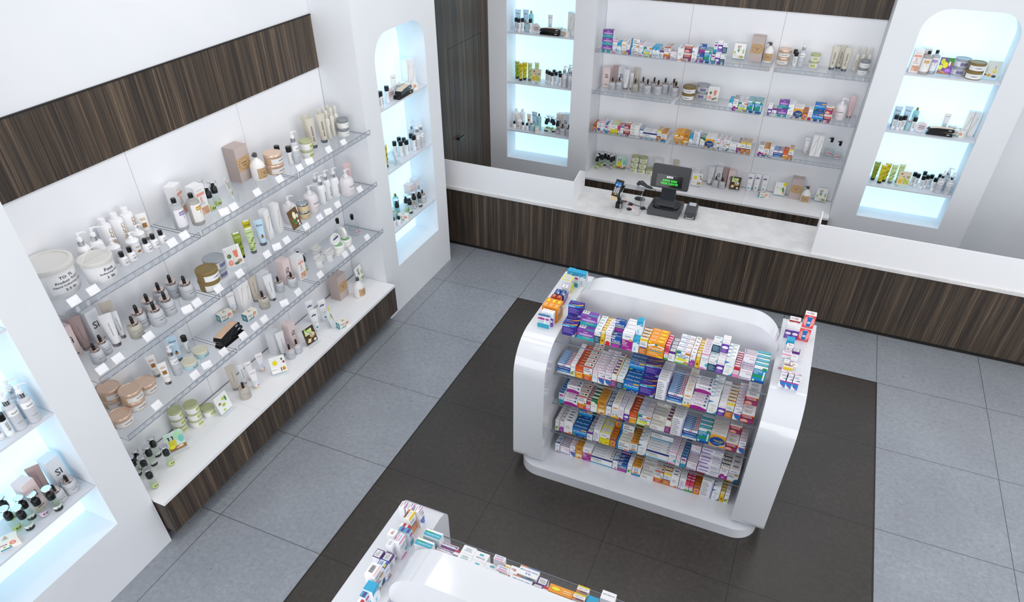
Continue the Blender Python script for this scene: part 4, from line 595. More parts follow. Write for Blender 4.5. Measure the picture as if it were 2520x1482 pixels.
def k_tube(col, capc, art=None, h=.25, w=.085, capm=0, txt='natural care', tc='8a8a90'):
    def f():
        a = MB(); n = 24; r0 = w*.36; vs = []; fs = []; zc = .03; L = 8
        for j in range(L+1):
            t = j/L; z = zc+(h-zc)*t; rx = r0+(w/2-r0)*t; ry = r0*(1-t)+.0025
            for i in range(n): q = 2*PI*i/n; vs.append((rx*math.cos(q), ry*math.sin(q), z))
        for j in range(L):
            for i in range(n): fs.append((j*n+i, j*n+(i+1) % n, (j+1)*n+(i+1) % n, (j+1)*n+i))
        fs.append(tuple(range(L*n, (L+1)*n))); a.add(vs, fs, M(col, .3), True)
        def P(x, z, e=.0012):
            t = (z-zc)/(h-zc); rx = r0+(w/2-r0)*t; ry = r0*(1-t)+.0025; u = max(-.97, min(.97, x/rx)); return (x, -ry*math.sqrt(1-u*u)-e, z)
        def patch(x0, x1, z0, z1, m, e=.001):
            N = 8
            for k in range(N):
                xa = x0+(x1-x0)*k/N; xb = x0+(x1-x0)*(k+1)/N; zm = [z0+(z1-z0)*q/4 for q in range(5)]
                for q in range(4): a.quad([P(xa, zm[q], e), P(xb, zm[q], e), P(xb, zm[q+1], e), P(xa, zm[q+1], e)], m)
        if art == 'olive':
            patch(-.026, .026, h-.012, h, M('f2f2f0', .4)); a.text(txt, M(tc, .5), (.05, None), lambda x, y: P(x, h*.82+y, .002)); O = M('2c3310', .5); G = M('a6b43a', .5)
            for k in range(9):
                cx = -.016+.011*(k % 4); cz = h*.2+.013*k
                a.quad([P(cx+.012*math.cos(t+k), cz+.0045*math.sin(t), .0022) for t in (0, 1, 2, 3, 4, 5)], O)
                if k % 2: a.quad([P(cx+.01+.007*math.cos(t), cz+.008*math.sin(t), .003) for t in (0, 1, 2, 3, 4, 5)], G)
        elif art == 'flora':
            a.text('Flora', M('3f5a78', .5), (.05, None), lambda x, y: P(x, h*.8+y, .002)); patch(-.012, .012, .075, .09, M('b0763a', .3), .002); patch(-.006, .006, .09, .105, M('15120f', .3), .002)
        elif art == 'gucci':
            a.text('GG', M('c08a3c', .4), (.034, None), lambda x, y: P(x, h*.8+y, .002)); patch(-.015, .015, h*.5, h*.66, M('9c6a30', .35), .002); a.text(txt, M('a9a59e', .5), (.04, None), lambda x, y: P(x, h*.36+y, .002))
        elif art == 'flower':
            patch(-.03, .03, h*.88, h-.004, M('f7f7f8', .4), .0016)
            for k, c in enumerate(('4a3a9a', '7a3aa0', 'b03a8a', '2f7a3a', '4a3a9a')):
                a.quad([P(-.004+.012*(k-2)*.7+.009*math.cos(t), h*.74+.006*(k % 3)+.007*math.sin(t), .0022) for t in (0, 1, 2, 3, 4, 5)], M(c, .5))
            a.text('YOUR', M('2a9aa8', .5), (.03, None), lambda x, y: P(x, h*.44+y, .002)); a.quad([P(.011*math.cos(t*.6), .055+.011*math.sin(t*.6), .002) for t in range(10)], M('1f97a6', .5))
        elif art == 'spa':
            a.text('SPA DESIGN', M('33322e', .5), (.13, .016), lambda x, y: P(-y, h*.5+x, .002))
        elif art == 'rose':
            a.text('rosemary', M('b07a84', .5), (.05, None), lambda x, y: P(x, h*.84+y, .002)); patch(-.016, .016, h*.25, h*.45, M('d4e0ee', .4), .002); a.quad([P(.012+.006*math.cos(t), h*.2+.006*math.sin(t), .0025) for t in (0, 1, 2, 3, 4, 5)], M('8a4a3a', .5))
        else: a.text(txt, M(tc, .5), (.1, .009), lambda x, y: P(-y, h*.55+x, .002))
        c = MB(); c.lathe(cyl(r0*.98, 0, zc+.002), M(capc, .2 if capm else .35, capm), 24); return [('tube_body', a), ('screw_cap', c)]
    return f
def k_cream():
    a = MB(); a.lathe([(.022, 0), (.025, .003), (.025, .17), (.018, .185), (.014, .19)], M('dcd9cf', .35), 22); vtext(a, 'SPA DESIGN', M('8a877c', .5), .0255, .09, .08)
    c = MB(); c.lathe([(.0145, .188), (.0145, .222), (.017, .224), (.017, .25), (.013, .26)], M('dad7cc', .35), 20); return [('bottle', a), ('cap', c)]
def k_clearsoap():
    a = MB(); a.lathe([(.052, 0), (.057, .004), (.057, .1), (.05, .13), (.03, .16), (.016, .17), (.015, .18)], CLEAR, 30); a.lathe([(.05, .005), (.054, .01), (.054, .085), (.001, .086)], glass_c, 24)
    a.sector(.0576, .03, .07, -.6, .6, M('eec4c8', .5)); a.sector(.058, .044, .052, -.6, .6, M('6a6a70', .5)); ctext(a, 'BODY CARE', INK, .0585, .06, .04)
    p = MB(); p.lathe([(.016, .178), (.017, .182), (.017, .205), (.012, .208), (.018, .212), (.018, .228), (.012, .234)], BLACK, 18); p.tube([(0, 0, .226), (-.02, -.004, .228), (-.04, -.008, .222)], [.008, .007, .004], BLACK, 8)
    return [('bottle', a), ('pump_head', p, 'black pump head')]
glass_c = glass('clear_soap', 'f8fafb')
def k_disc(face, col='f0eff0', r=.062, t=.026, green=False):
    def f():
        X = Matrix.Translation((0, 0, r)) @ Matrix.Rotation(PI/2, 4, 'X')
        a = MB(); a.lathe([(r*.95, -t/2), (r, -t/2+.004), (r, t/2-.004), (r*.95, t/2), (r*.86, t/2), (r*.84, t/2-.001), (.001, t/2-.001)], M(col, .35), 36, X)
        a.lathe([(r*.8, t/2-.0005), (r*.8, t/2), (.001, t/2)], M(face, .5), 32, X); y = -t/2-.001
        if green: a.quad([(-.035, y, r+.002), (.035, y, r+.014), (.035, y, r+.032), (-.035, y, r+.02)], M('3f2f78', .5)); a.text('natural', M('4aa05a', .5), (.04, None), lambda x, z: (x, y, r+.042+z))
        else: a.text('CREAM', INK, (.06, None), lambda x, z: (x, y, r+.012+z)); a.text('DREAM', INK, (.06, None), lambda x, z: (x, y, r-.008+z)); a.text('beauty salon', INK, (.05, None), lambda x, z: (x, y, r-.026+z))
        return [('tin', a)]
    return f
def k_tin():
    r, t = .062, .026; a = MB(); a.lathe([(r*.95, 0), (r, .003), (r, t-.004), (r*.95, t), (r*.86, t), (r*.84, t-.002), (.001, t-.002)], M('efefec', .35), 36); a.lathe([(r*.7, t-.0015), (r*.7, t-.0008), (r*.64, t-.0008)], M('8cc08e', .5), 30); return [('tin', a)]
def k_card(kind):
    def f():
        w, h = .14, .17; a = MB(); tl = math.radians(12); X = Matrix.Translation((0, -.01, .012)) @ Matrix.Rotation(-tl, 4, 'X')
        s = MB(); s.box(-w/2-.004, w/2+.004, -.001, .0015, -.004, h+.004, ACR, X); s.box(-w/2-.004, w/2+.004, -.05, .035, 0, .003, ACR); s.box(-w/2-.004, w/2+.004, -.05, -.048, 0, .012, ACR)
        bg = {'tulip': 'f4f6f4', 'bottles': 'cfe6da', 'fruit': 'e9e8e6', 'lemonwood': '7a5a38', 'apoth': 'f3f2f0', 'greenbowl': 'eef0ec', 'wood': '4e3a28', 'leaf': 'f6f6f6', 'lavender': '7a4f9c', 'perfume': 'dde0da', 'oil': 'd9cdb4'}[kind]
        e = [.0018]
        a.box(-w/2, w/2, -.0032, -.0015, 0, h, M(bg, .3), X)
        def q(pts, c): e[0] += .0003; a.quad([(x*w/2, -.0018-e[0], (z+1)*h/2) for x, z in pts], M(c, .35), X)
        def el(cx, cz, rx, rz, c): q([(cx+rx*math.cos(2*PI*i/18), cz+rz*math.sin(2*PI*i/18)) for i in range(18)], c)
        if kind == 'tulip':
            for i, (x, z, c) in enumerate(((-.35, .6, 'a03040'), (-.1, .7, 'e0a82a'), (.1, .62, 'b03844'), (-.2, .5, 'c24a3a'))): q([(x, z), (x+.03, z), (-.15, -.1), (-.2, -.1)], '3c7a34'); el(x, z, .07, .09, c)
            q([(-.5, .3), (-.1, -.1), (-.2, -.15)], '3c7a34'); q([(.3, .4), (-.1, -.1), (-.05, -.15)], '3c7a34')
            q([(.55, -.3), (.8, -.3), (.8, .25), (.55, .25)], 'b4c04a'); q([(-.85, -.4), (-.6, -.4), (-.6, -.05), (-.85, -.05)], 'c2cc5a'); el(0, -.7, .3, .14, 'e8ddc4'); el(.5, -.75, .38, .16, 'a8a860'); el(-.55, -.6, .14, .09, 'e9d9c4')
        elif kind == 'bottles':
            el(.5, .4, .45, .5, 'aee4b4'); el(.7, 0, .3, .4, '7cc7c0'); q([(-.9, -1), (1, -1), (1, -.6), (-.9, -.55)], '9a6c40')
            for x in (-.55, -.12): el(x, -.15, .2, .38, 'e0d020'); q([(x-.06, .2), (x+.06, .2), (x+.06, .5), (x-.06, .5)], '20242a'); q([(x-.16, .5), (x+.08, .5), (x+.08, .58), (x-.16, .56)], '20242a')
            el(-.5, -.55, .35, .2, 'f0e22c'); el(.4, -.7, .3, .14, 'e9cfae'); el(.05, -.75, .2, .12, 'dcb890')
        elif kind == 'fruit':
            for i in range(6): q([(-.9+i*.3, .9), (-.86+i*.3, .9), (-.5+i*.22, .1), (-.54+i*.22, .1)], 'b9bda8')
            el(-.55, -.55, .28, .26, 'e0786a'); el(-.55, -.55, .2, .18, 'f0a490'); el(-.5, .1, .25, .22, '56784a'); q([(.1, -.2), (.5, -.2), (.55, .5), (.05, .5)], 'e07a5a'); el(0, -.25, .14, .3, 'e4e0d0'); el(.5, -.6, .3, .16, 'b08a6a'); el(.1, -.75, .3, .12, '5a6a3a')
        elif kind == 'lemonwood':
            for i in range(5): q([(-1, .9-i*.14), (1, .96-i*.14), (1, .93-i*.14), (-1, .87-i*.14)], '3f2c1a')
            el(.1, .3, .34, .4, 'f2f0b0'); el(.1, .3, .26, .3, 'faf8d8'); el(-.35, -.15, .34, .12, '3f8a3c'); el(-.1, -.5, .3, .1, '4fa04a'); el(.6, .1, .2, .22, 'e8ece8'); el(.45, -.45, .18, .16, 'f4f4f0'); el(.5, -.8, .2, .14, 'eceeea')
        elif kind == 'apoth':
            el(-.35, .25, .32, .3, 'f2dc2a'); q([(-.95, -.75), (-.2, -.75), (-.2, -.3), (-.95, -.3)], 'ffffff'); el(.6, .55, .12, .14, '2f6a4a'); q([(.65, .05), (.9, .05), (.9, .3), (.65, .3)], 'a02a44'); el(.65, -.6, .22, .26, 'e0b82a'); el(.6, -.6, .1, .12, 'c04030'); q([(.22, -.85), (.34, -.85), (.34, -.4), (.22, -.4)], '7a3a34')
            a.text('THECARY', INK, (.05, None), lambda x, z: tuple(X @ Vector((x-.04, -.0062, .04+z))))
        elif kind == 'greenbowl':
            el(0, -.25, .34, .2, 'd8e0c4'); el(0, -.22, .26, .14, '9cc03a'); el(.2, .4, .2, .16, 'c4d44a'); el(-.5, .1, .2, .14, 'a07a54'); el(.55, .3, .14, .3, '4f8a3c'); el(-.2, -.75, .2, .1, 'b8cc40')
        elif kind == 'wood':
            for i in range(16): el(-.6+(i % 5)*.24, .25+(i//5)*.22, .16, .13, ('e6ecb0', 'cfe07a', 'f4f4e0', '9cc25a')[i % 4])
            el(.35, -.05, .5, .34, 'c49a64'); el(.35, .05, .4, .22, 'd8dcc0'); el(.2, .05, .14, .12, 'a88ac4'); q([(-.8, -.65), (-.3, -.8), (0, -.4), (-.5, -.25)], 'ead6a8'); el(.55, -.72, .24, .16, 'f0ead8')
        elif kind == 'leaf':
            el(.75, .75, .32, .35, 'f0de22'); q([(.3, .1), (.6, .3), (.85, -.3), (.8, -.95), (.5, -.5)], '5f9a3c'); el(.7, -.55, .14, .2, 'd8a86a'); q([(.05, -.2), (.2, -.2), (.2, .1), (.05, .1)], 'c8d83a'); el(-.6, .1, .1, .08, 'e8b84a')
            a.text('natural cream', INK, (.05, None), lambda x, z: tuple(X @ Vector((-.02-z*.5, -.006, .08+x))))
        elif kind == 'lavender':
            q([(.0, 1), (1, 1), (1, .1), (.2, .3)], '3f8a34'); el(-.55, .5, .3, .36, 'c8da3a'); el(-.1, .1, .36, .38, 'ece22a'); el(-.7, -.2, .3, .3, 'e2ea6a'); el(.45, .3, .14, .3, 'f0e8d4'); el(.8, .2, .12, .3, 'a8643c'); el(.4, -.55, .48, .28, '9a5cc8'); el(.4, -.5, .36, .18, 'b884e0'); q([(-1, -.6), (.1, -.85), (.1, -.7), (-1, -.45)], 'd2a060'); q([(-1, -1), (.9, -1), (.7, -.85), (-1, -.75)], 'b07a4a')
        elif kind == 'perfume':
            el(.25, -.2, .24, .26, 'ecd42a'); el(.25, -.1, .16, .14, 'f4e67a'); q([(.2, .05), (.3, .05), (.3, .45), (.2, .45)], 'a09a80'); el(-.35, -.7, .3, .16, 'd8a23a'); el(.35, -.8, .32, .15, '3c3f58'); el(-.85, -.65, .16, .12, '8a5a3a'); q([(-.9, -.4), (-.7, -.4), (-.7, .2), (-.9, .2)], 'd2c6b8')
        else:
            q([(-.8, -.7), (-.2, -.75), (-.1, -.1), (-.75, 0)], 'dcb422'); el(-.45, -.05, .32, .14, 'f0d860'); el(-.5, .6, .16, .14, 'a06a3c'); el(-.1, .25, .14, .05, '3a3a20')
            for i in range(7): el(.15+(i % 3)*.28, -.62+(i//3)*.26, .16, .14, ('a8bc34', 'c2d04a')[i % 2])
            q([(.3, .3), (.9, .4), (.6, .1)], '6f8a3a')
        return [('acrylic_stand', s, 'clear acrylic stand'), ('picture_card', a)]
    return f
def k_tag():
    a = MB(); X = Matrix.Rotation(-math.radians(28), 4, 'X'); a.box(-.038, .038, -.0008, .0008, .004, .055, M('f9f9fb', .5), X); a.box(-.038, .038, -.0022, .0022, .049, .052, M('e6e7ec', .5), X); a.box(-.038, .038, -.004, .026, 0, .003, M('f4f4f7', .5)); return [('price_card', a)]
def k_case(top=None):
    def f():
        prof = [(-.135, .0), (0, 0), (.135, .0), (.14, .018), (.125, .036), (.05, .04), (-.05, .042), (-.125, .036), (-.14, .014)]; a = MB(); a.prism([(x, z) for x, z in prof], -.036, .036, 'y', M('0b0b0d', .12), False)
        out = [('case_body', a)]
        if top: b = MB(); [b.quad([(x0, -.034, z0), (x1, -.034, z1), (x1, .034, z1), (x0, .034, z0)], M('dcb99c', .4)) for x0, z0, x1, z1 in ((-.122, .0368, -.05, .0428), (-.05, .0428, .05, .0408), (.05, .0408, .122, .0372))]; out.append(('lid_inlay', b, 'beige powder inlay'))
        s = MB(); s.box(.075, .105, -.0372, -.036, .016, .026, M('c8c8cc', .3)); out.append(('logo_plate', s)); return out
    return f
def k_dove():
    w, h, d = .125, .068, .06
    b = carton(w, h, d, 'f3efe6', 'efeade', 'ece8de', [('t', 'F', 'Dove', .3, .68, .36, '2a3a60'), ('e', 'F', .72, .6, .14, .22, 'e08a78'), ('e', 'F', .72, .6, .07, .12, 'f2b8a4'), ('e', 'F', .32, .4, .05, .08, 'c8a23a'), ('r', 'F', .1, .06, .6, .2, '2a98a8'), ('e', 'F', .56, .34, .05, .06, '6a8a4a'), ('r', 'L', 0, 0, 1, 1, '2a93ac'), ('e', 'L', .5, .5, .3, .3, 'a8c0b0'), ('e', 'T', .5, .6, .07, .16, 'c2a878'), ('t', 'T', 'Dove', .5, .35, .24, '5a5a50')], .45)
    return [('carton', b)]
def k_box(w, h, d, c, txt=None, tc='3a3a40', feather=False, e=False, mir=1):
    def f():
        art = []
        if txt: art = [('t', 'F', txt, .5, .58, .5*mir, tc), ('l', 'F', .25, .1, .75, .16, 1, tc)]
        if feather: art = [('p', 'F', [(.15, .1), (.3, .3), (.7, .62), (.95, .9), (.6, .6), (.25, .34)], 'c8b690'), ('p', 'F', [(.3, .5), (.6, .75), (.9, .8), (.55, .68)], 'd4c6a6')]
        if e: art = [('t', 'F', 'skin care', .5, .86, .5, 'b0b0b8'), ('r', 'F', .12, .68, .88, .77, 'f0a48c'), ('t', 'F', 'E', .5, .56, .2, 'e88a70'), ('l', 'F', .25, .38, .75, .48, 3, 'c4bcbc'), ('r', 'F', .2, .06, .92, .3, 'd9a284'), ('p', 'F', [(.2, .06), (.6, .06), (.4, .2), (.2, .25)], 'e9c4aa')]
        return [('carton', carton(w, h, d, c, c, c, art, .5))]
    return f
def k_teal():
    a = MB(); a.lathe([(.032, 0), (.035, .003), (.035, .17), (.028, .19), (.012, .198)], M('9ad2d6', .3), 24); vtext(a, 'FLORA', M('4a6a70', .5), .0355, .12, .06)
    c = MB(); c.lathe(cyl(.014, .196, .228), M('b89a5a', .2, 1), 16); return [('bottle', a), ('cap', c, 'gold cap')]
def k_tealdrop():
    a = MB(); a.lathe([(.036, 0), (.039, .003), (.039, .08), (.03, .094)], M('a8cdd4', .3), 24); c = MB(); c.lathe(cyl(.028, .093, .11, .002), ROSE, 20); d = MB(); d.lathe([(.01, .11), (.01, .135), (.006, .148)], M('f2f2f4', .4), 12)
    return [('bottle', a), ('collar', c), ('dropper_bulb', d)]
K = {
 'drop': ('dropper_bottle', 'dropper bottle', 'grey dropper bottle', k_dropper('c4c6cb')), 'dropt': ('dropper_bottle', 'dropper bottle', 'taupe dropper bottle', k_dropper('b9b5a9', .9)), 'drops': ('dropper_bottle', 'dropper bottle', 'small grey dropper bottle', k_dropper('c9cbd0', .82)),
 'pumpw': ('pump_bottle', 'pump bottle', 'white chrome-necked pump bottle', k_pump('eeeff1', .27, .042, 1, 'f2f2f4', 'SPA DESIGN', None, .03, True)), 'pumpg': ('pump_bottle', 'pump bottle', 'grey white-labelled pump bottle', k_pump('c6c9cf', .26, .036, 1, 'f0f0f2', 'GUCCI', 'f4f4f5')),
 'spa': ('pump_bottle', 'pump bottle', 'mauve-white rounded pump bottle', k_pump('e4dfe2', .24, .07, 0, 'ececef', 'SPA DESIGN', None, .05)), 'gcap': ('lotion_bottle', 'bottle', 'tall white gold-lettered bottle', k_tallcap), 'pjar': ('pump_jar', 'pump jar', 'small white pump jar', k_pumpjar),
 'scap': ('nail_bottle', 'bottle', 'tiny white black-capped bottle', k_smallcap),
 'buck1': ('bucket', 'bucket', 'large white lidded bucket', k_bucket(.15, .21, [('TO: TL', .66, .62, .09), ('Product: TL5/1', .52, 1.05, .075), ('Hand Softening salt', .39, 1.3, .075), ('2.5 lit', .26, .5, .08)], 1, 0)),
 'buck2': ('bucket', 'bucket', 'medium white bucket with handle', k_bucket(.105, .165, [('Foot', .64, .6, .13), ('Softening Salt', .47, 1.25, .09), ('1 lit', .3, .5, .11)], 1, 1)),
 'buck3': ('bucket', 'bucket', 'small white bucket with handle', k_bucket(.052, .095, [('Foot', .64, .5, .12), ('Softening', .48, .9, .1), ('1 lit', .3, .4, .1)], 1, 1)),
 'shamp': ('shampoo_bottle', 'bottle', 'grey purple-labelled shampoo bottle', k_shampoo('b3b5ba', 'f1f1f4', '9580b8')), 'shamo': ('shampoo_bottle', 'bottle', 'taupe amber-labelled shampoo bottle', k_shampoo('a9a5a0', 'f3f1ee', 'd09a2a')),
 'spray': ('spray_bottle', 'spray bottle', 'clear green-labelled spray bottle', k_spray('c9da8c')), 'spraym': ('spray_bottle', 'spray bottle', 'clear mauve-labelled spray bottle', k_spray('d8c2d8')), 'sprayb': ('spray_bottle', 'spray bottle', 'clear black-footed spray bottle', k_spray('e4eae4', '24282c', '2a2e2c')),
 'soap': ('soap_dispenser', 'soap bottle', 'white kraft-labelled soap bottle', k_soap), 'soapbox': ('soap_carton', 'box', 'tall beige kraft-labelled carton', k_soapcarton),
 'goldjar': ('cream_jar', 'jar', 'rose-gold lidded cream jar', k_jar('c9ab88', 'e2c4ae', .078, .085, .03, 'ebe7e4', .45)), 'greenjar': ('cream_jar', 'jar', 'green lidded cream jar', k_jar('eeeeec', 'b3b88a', .058, .078, .02, 'eeeeec', 0, 'd2d88a')),
 'brownjar': ('cream_jar', 'jar', 'bronze lidded white jar', k_jar('8a7346', '85703f', .085, .085, .024, 'efeff1', 0, None, 'COSMETIC')), 'greyjar': ('cream_jar', 'jar', 'grey lidded banded jar', k_jar('b6bac0', '9fa4ab', .083, .085, .02, 'e9e7e2', 0, '8a88ae')),
 'whitejar': ('cream_jar', 'jar', 'slate lidded white jar', k_jar('efefec', '8b9095', .056, .08, .028, 'f0f0ed', 0, None, 'SPA DESIGN')), 'kraftjar': ('cream_jar', 'jar', 'silver lidded kraft jar', k_jar('dfc9a0', 'b4b8bd', .055, .075, .02, 'e3cda4', 1, None, 'BODY BUTTER')),
 'bluejar': ('cream_jar', 'jar', 'pale blue cream jar', k_jar('bfe0e8', 'dcd8c4', .06, .062, .02, 'c4e4ec', 0, None, 'GUCCI')),
 'roll': ('roll_on_bottle', 'bottle', 'slim white black-capped bottle', k_roll),
 'tube': ('lotion_tube', 'tube', 'white lotion tube', k_tube('e9e9ec', 'b9aeb0', None, .26, .085, 1)), 'tubes': ('lotion_tube', 'tube', 'narrow white lotion tube', k_tube('e9e9ec', 'b9aeb0', None, .22, .05, 1)), 'tubet': ('lotion_tube', 'tube', 'taupe lotion tube', k_tube('c9c0b4', 'a8a2a0', None, .27, .085, 1)), 'tubep': ('lotion_tube', 'tube', 'dusty pink lotion tube', k_tube('dcbfc0', 'cdb9b8', None, .26, .085, 1)), 'tubeb': ('lotion_tube', 'tube', 'mauve-brown lotion tube', k_tube('b79f9d', 'a09a9c', None, .27, .085, 1)),
 'tubespa': ('lotion_tube', 'tube', 'cream black-lettered tube', k_tube('cfc9bb', '8f939a', 'spa', .26, .09, 1)), 'olive': ('lotion_tube', 'tube', 'pale green olive tube', k_tube('c8dca0', '6a6e72', 'olive', .235, .07, 0, 'OLIVE OIL', '3a4a2a')), 'oliveg': ('lotion_tube', 'tube', 'dark green olive tube', k_tube('8fa02e', '1c1e1c', 'olive', .235, .07, 0, 'OLIVE', 'eef0c0')), 'olivey': ('lotion_tube', 'tube', 'yellow olive tube', k_tube('d4c41e', '17191a', 'olive', .235, .07, 0, 'OLIVE', '4a3a2a')),
 'flora': ('lotion_tube', 'tube', 'pale blue tube', k_tube('c4def0', '6a6e74', 'flora', .235, .085)), 'gucci': ('lotion_tube', 'tube', 'white brown-motif tube', k_tube('f0eeec', 'b6aaa8', 'gucci', .2, .07, 1)), 'flower': ('lotion_tube', 'tube', 'white flower-printed tube', k_tube('f2f3f5', 'e4e6ea', 'flower', .25, .09)), 'rosem': ('lotion_tube', 'tube', 'white red-lettered tube', k_tube('f0eff1', 'e0cdb8', 'rose', .2, .07)),
 'cream': ('toner_bottle', 'bottle', 'cream toner bottle', k_cream), 'csoap': ('soap_dispenser', 'soap bottle', 'clear black-pumped soap bottle', k_clearsoap),
 'disc': ('cosmetic_tin', 'tin', 'round lavender-faced cream tin', k_disc('e0d6dc')), 'discg': ('cosmetic_tin', 'tin', 'upright white violet-faced tin', k_disc('f4f4f2', 'f0f0ec', .062, .028, True)), 'tin': ('cosmetic_tin', 'tin', 'flat white cream tin', k_tin),
 'tulip': ('picture_stand', 'picture stand', 'tulip picture in acrylic stand', k_card('tulip')), 'bottles': ('picture_stand', 'picture stand', 'yellow-bottle picture stand', k_card('bottles')), 'fruit': ('picture_stand', 'picture stand', 'grapefruit picture stand', k_card('fruit')), 'lemonw': ('picture_stand', 'picture stand', 'lemon-on-wood picture stand', k_card('lemonwood')), 'apoth': ('picture_stand', 'picture stand', 'lemon-slice apothecary picture stand', k_card('apoth')), 'bowl': ('picture_stand', 'picture stand', 'green-bowl picture stand', k_card('greenbowl')), 'wood': ('picture_stand', 'picture stand', 'flower-basket picture stand', k_card('wood')), 'leaf': ('picture_stand', 'picture stand', 'lemon-and-leaf picture stand', k_card('leaf')), 'lavender': ('picture_stand', 'picture stand', 'lavender picture stand', k_card('lavender')), 'perfume': ('picture_stand', 'picture stand', 'perfume-bottle picture stand', k_card('perfume')), 'oil': ('picture_stand', 'picture stand', 'olive-oil picture stand', k_card('oil')),
 'tag': ('price_tag', 'price tag', 'white price tag', k_tag), 'case': ('makeup_case', 'makeup case', 'glossy black makeup case', k_case(1)), 'caseb': ('makeup_case', 'makeup case', 'plain black makeup case', k_case()), 'dove': ('soap_carton', 'box', 'cream and teal soap box', k_dove),
 'sip': ('perfume_carton', 'box', 'tall pink perfume box', k_box(.09, .25, .09, 'ecd8d6', 'Sì')), 'siw': ('perfume_carton', 'box', 'tall grey-white perfume box', k_box(.09, .27, .09, 'e3e5ea', 'Sì')), 'sipm': ('perfume_carton', 'box', 'pink mirror-lettered perfume box', k_box(.09, .25, .09, 'ecd8d6', 'Sì', mir=-1)), 'siwm': ('perfume_carton', 'box', 'grey-white mirror-lettered perfume box', k_box(.09, .27, .09, 'e3e5ea', 'Sì', mir=-1)), 'ebox': ('skincare_carton', 'box', 'white coral-printed carton', k_box(.1, .24, .08, 'f3f2f3', e=True)), 'feath': ('perfume_carton', 'box', 'tall white feather-print box', k_box(.06, .27, .06, 'f4f4f5', feather=True)), 'wbox': ('skincare_carton', 'box', 'plain pale grey carton', k_box(.1, .25, .08, 'e4e5e9')),
 'teal': ('lotion_bottle', 'bottle', 'teal gold-capped bottle', k_teal), 'teald': ('dropper_bottle', 'dropper bottle', 'teal dropper bottle', k_tealdrop),
}
_kp = {}
def kparts(k):
    if k not in _kp: _kp[k] = [(p[0], p[1].mesh(p[0]), p[2] if len(p) > 2 else None) for p in K[k][3]()]
    return _kp[k]
def product(k, x, y, z, rz, label, group):
    nm, cat = K[k][:2]; ps = kparts(k)
    if len(ps) == 1:
        return put(nm, ps[0][1], None, (x, y, z+.0005), rz, label, cat, group)
    r = put(nm, None, None, (x, y, z+.0005), rz, label, cat, group)
    for pn, me, lb in ps: put(pn, me, r, label=lb)
    return r
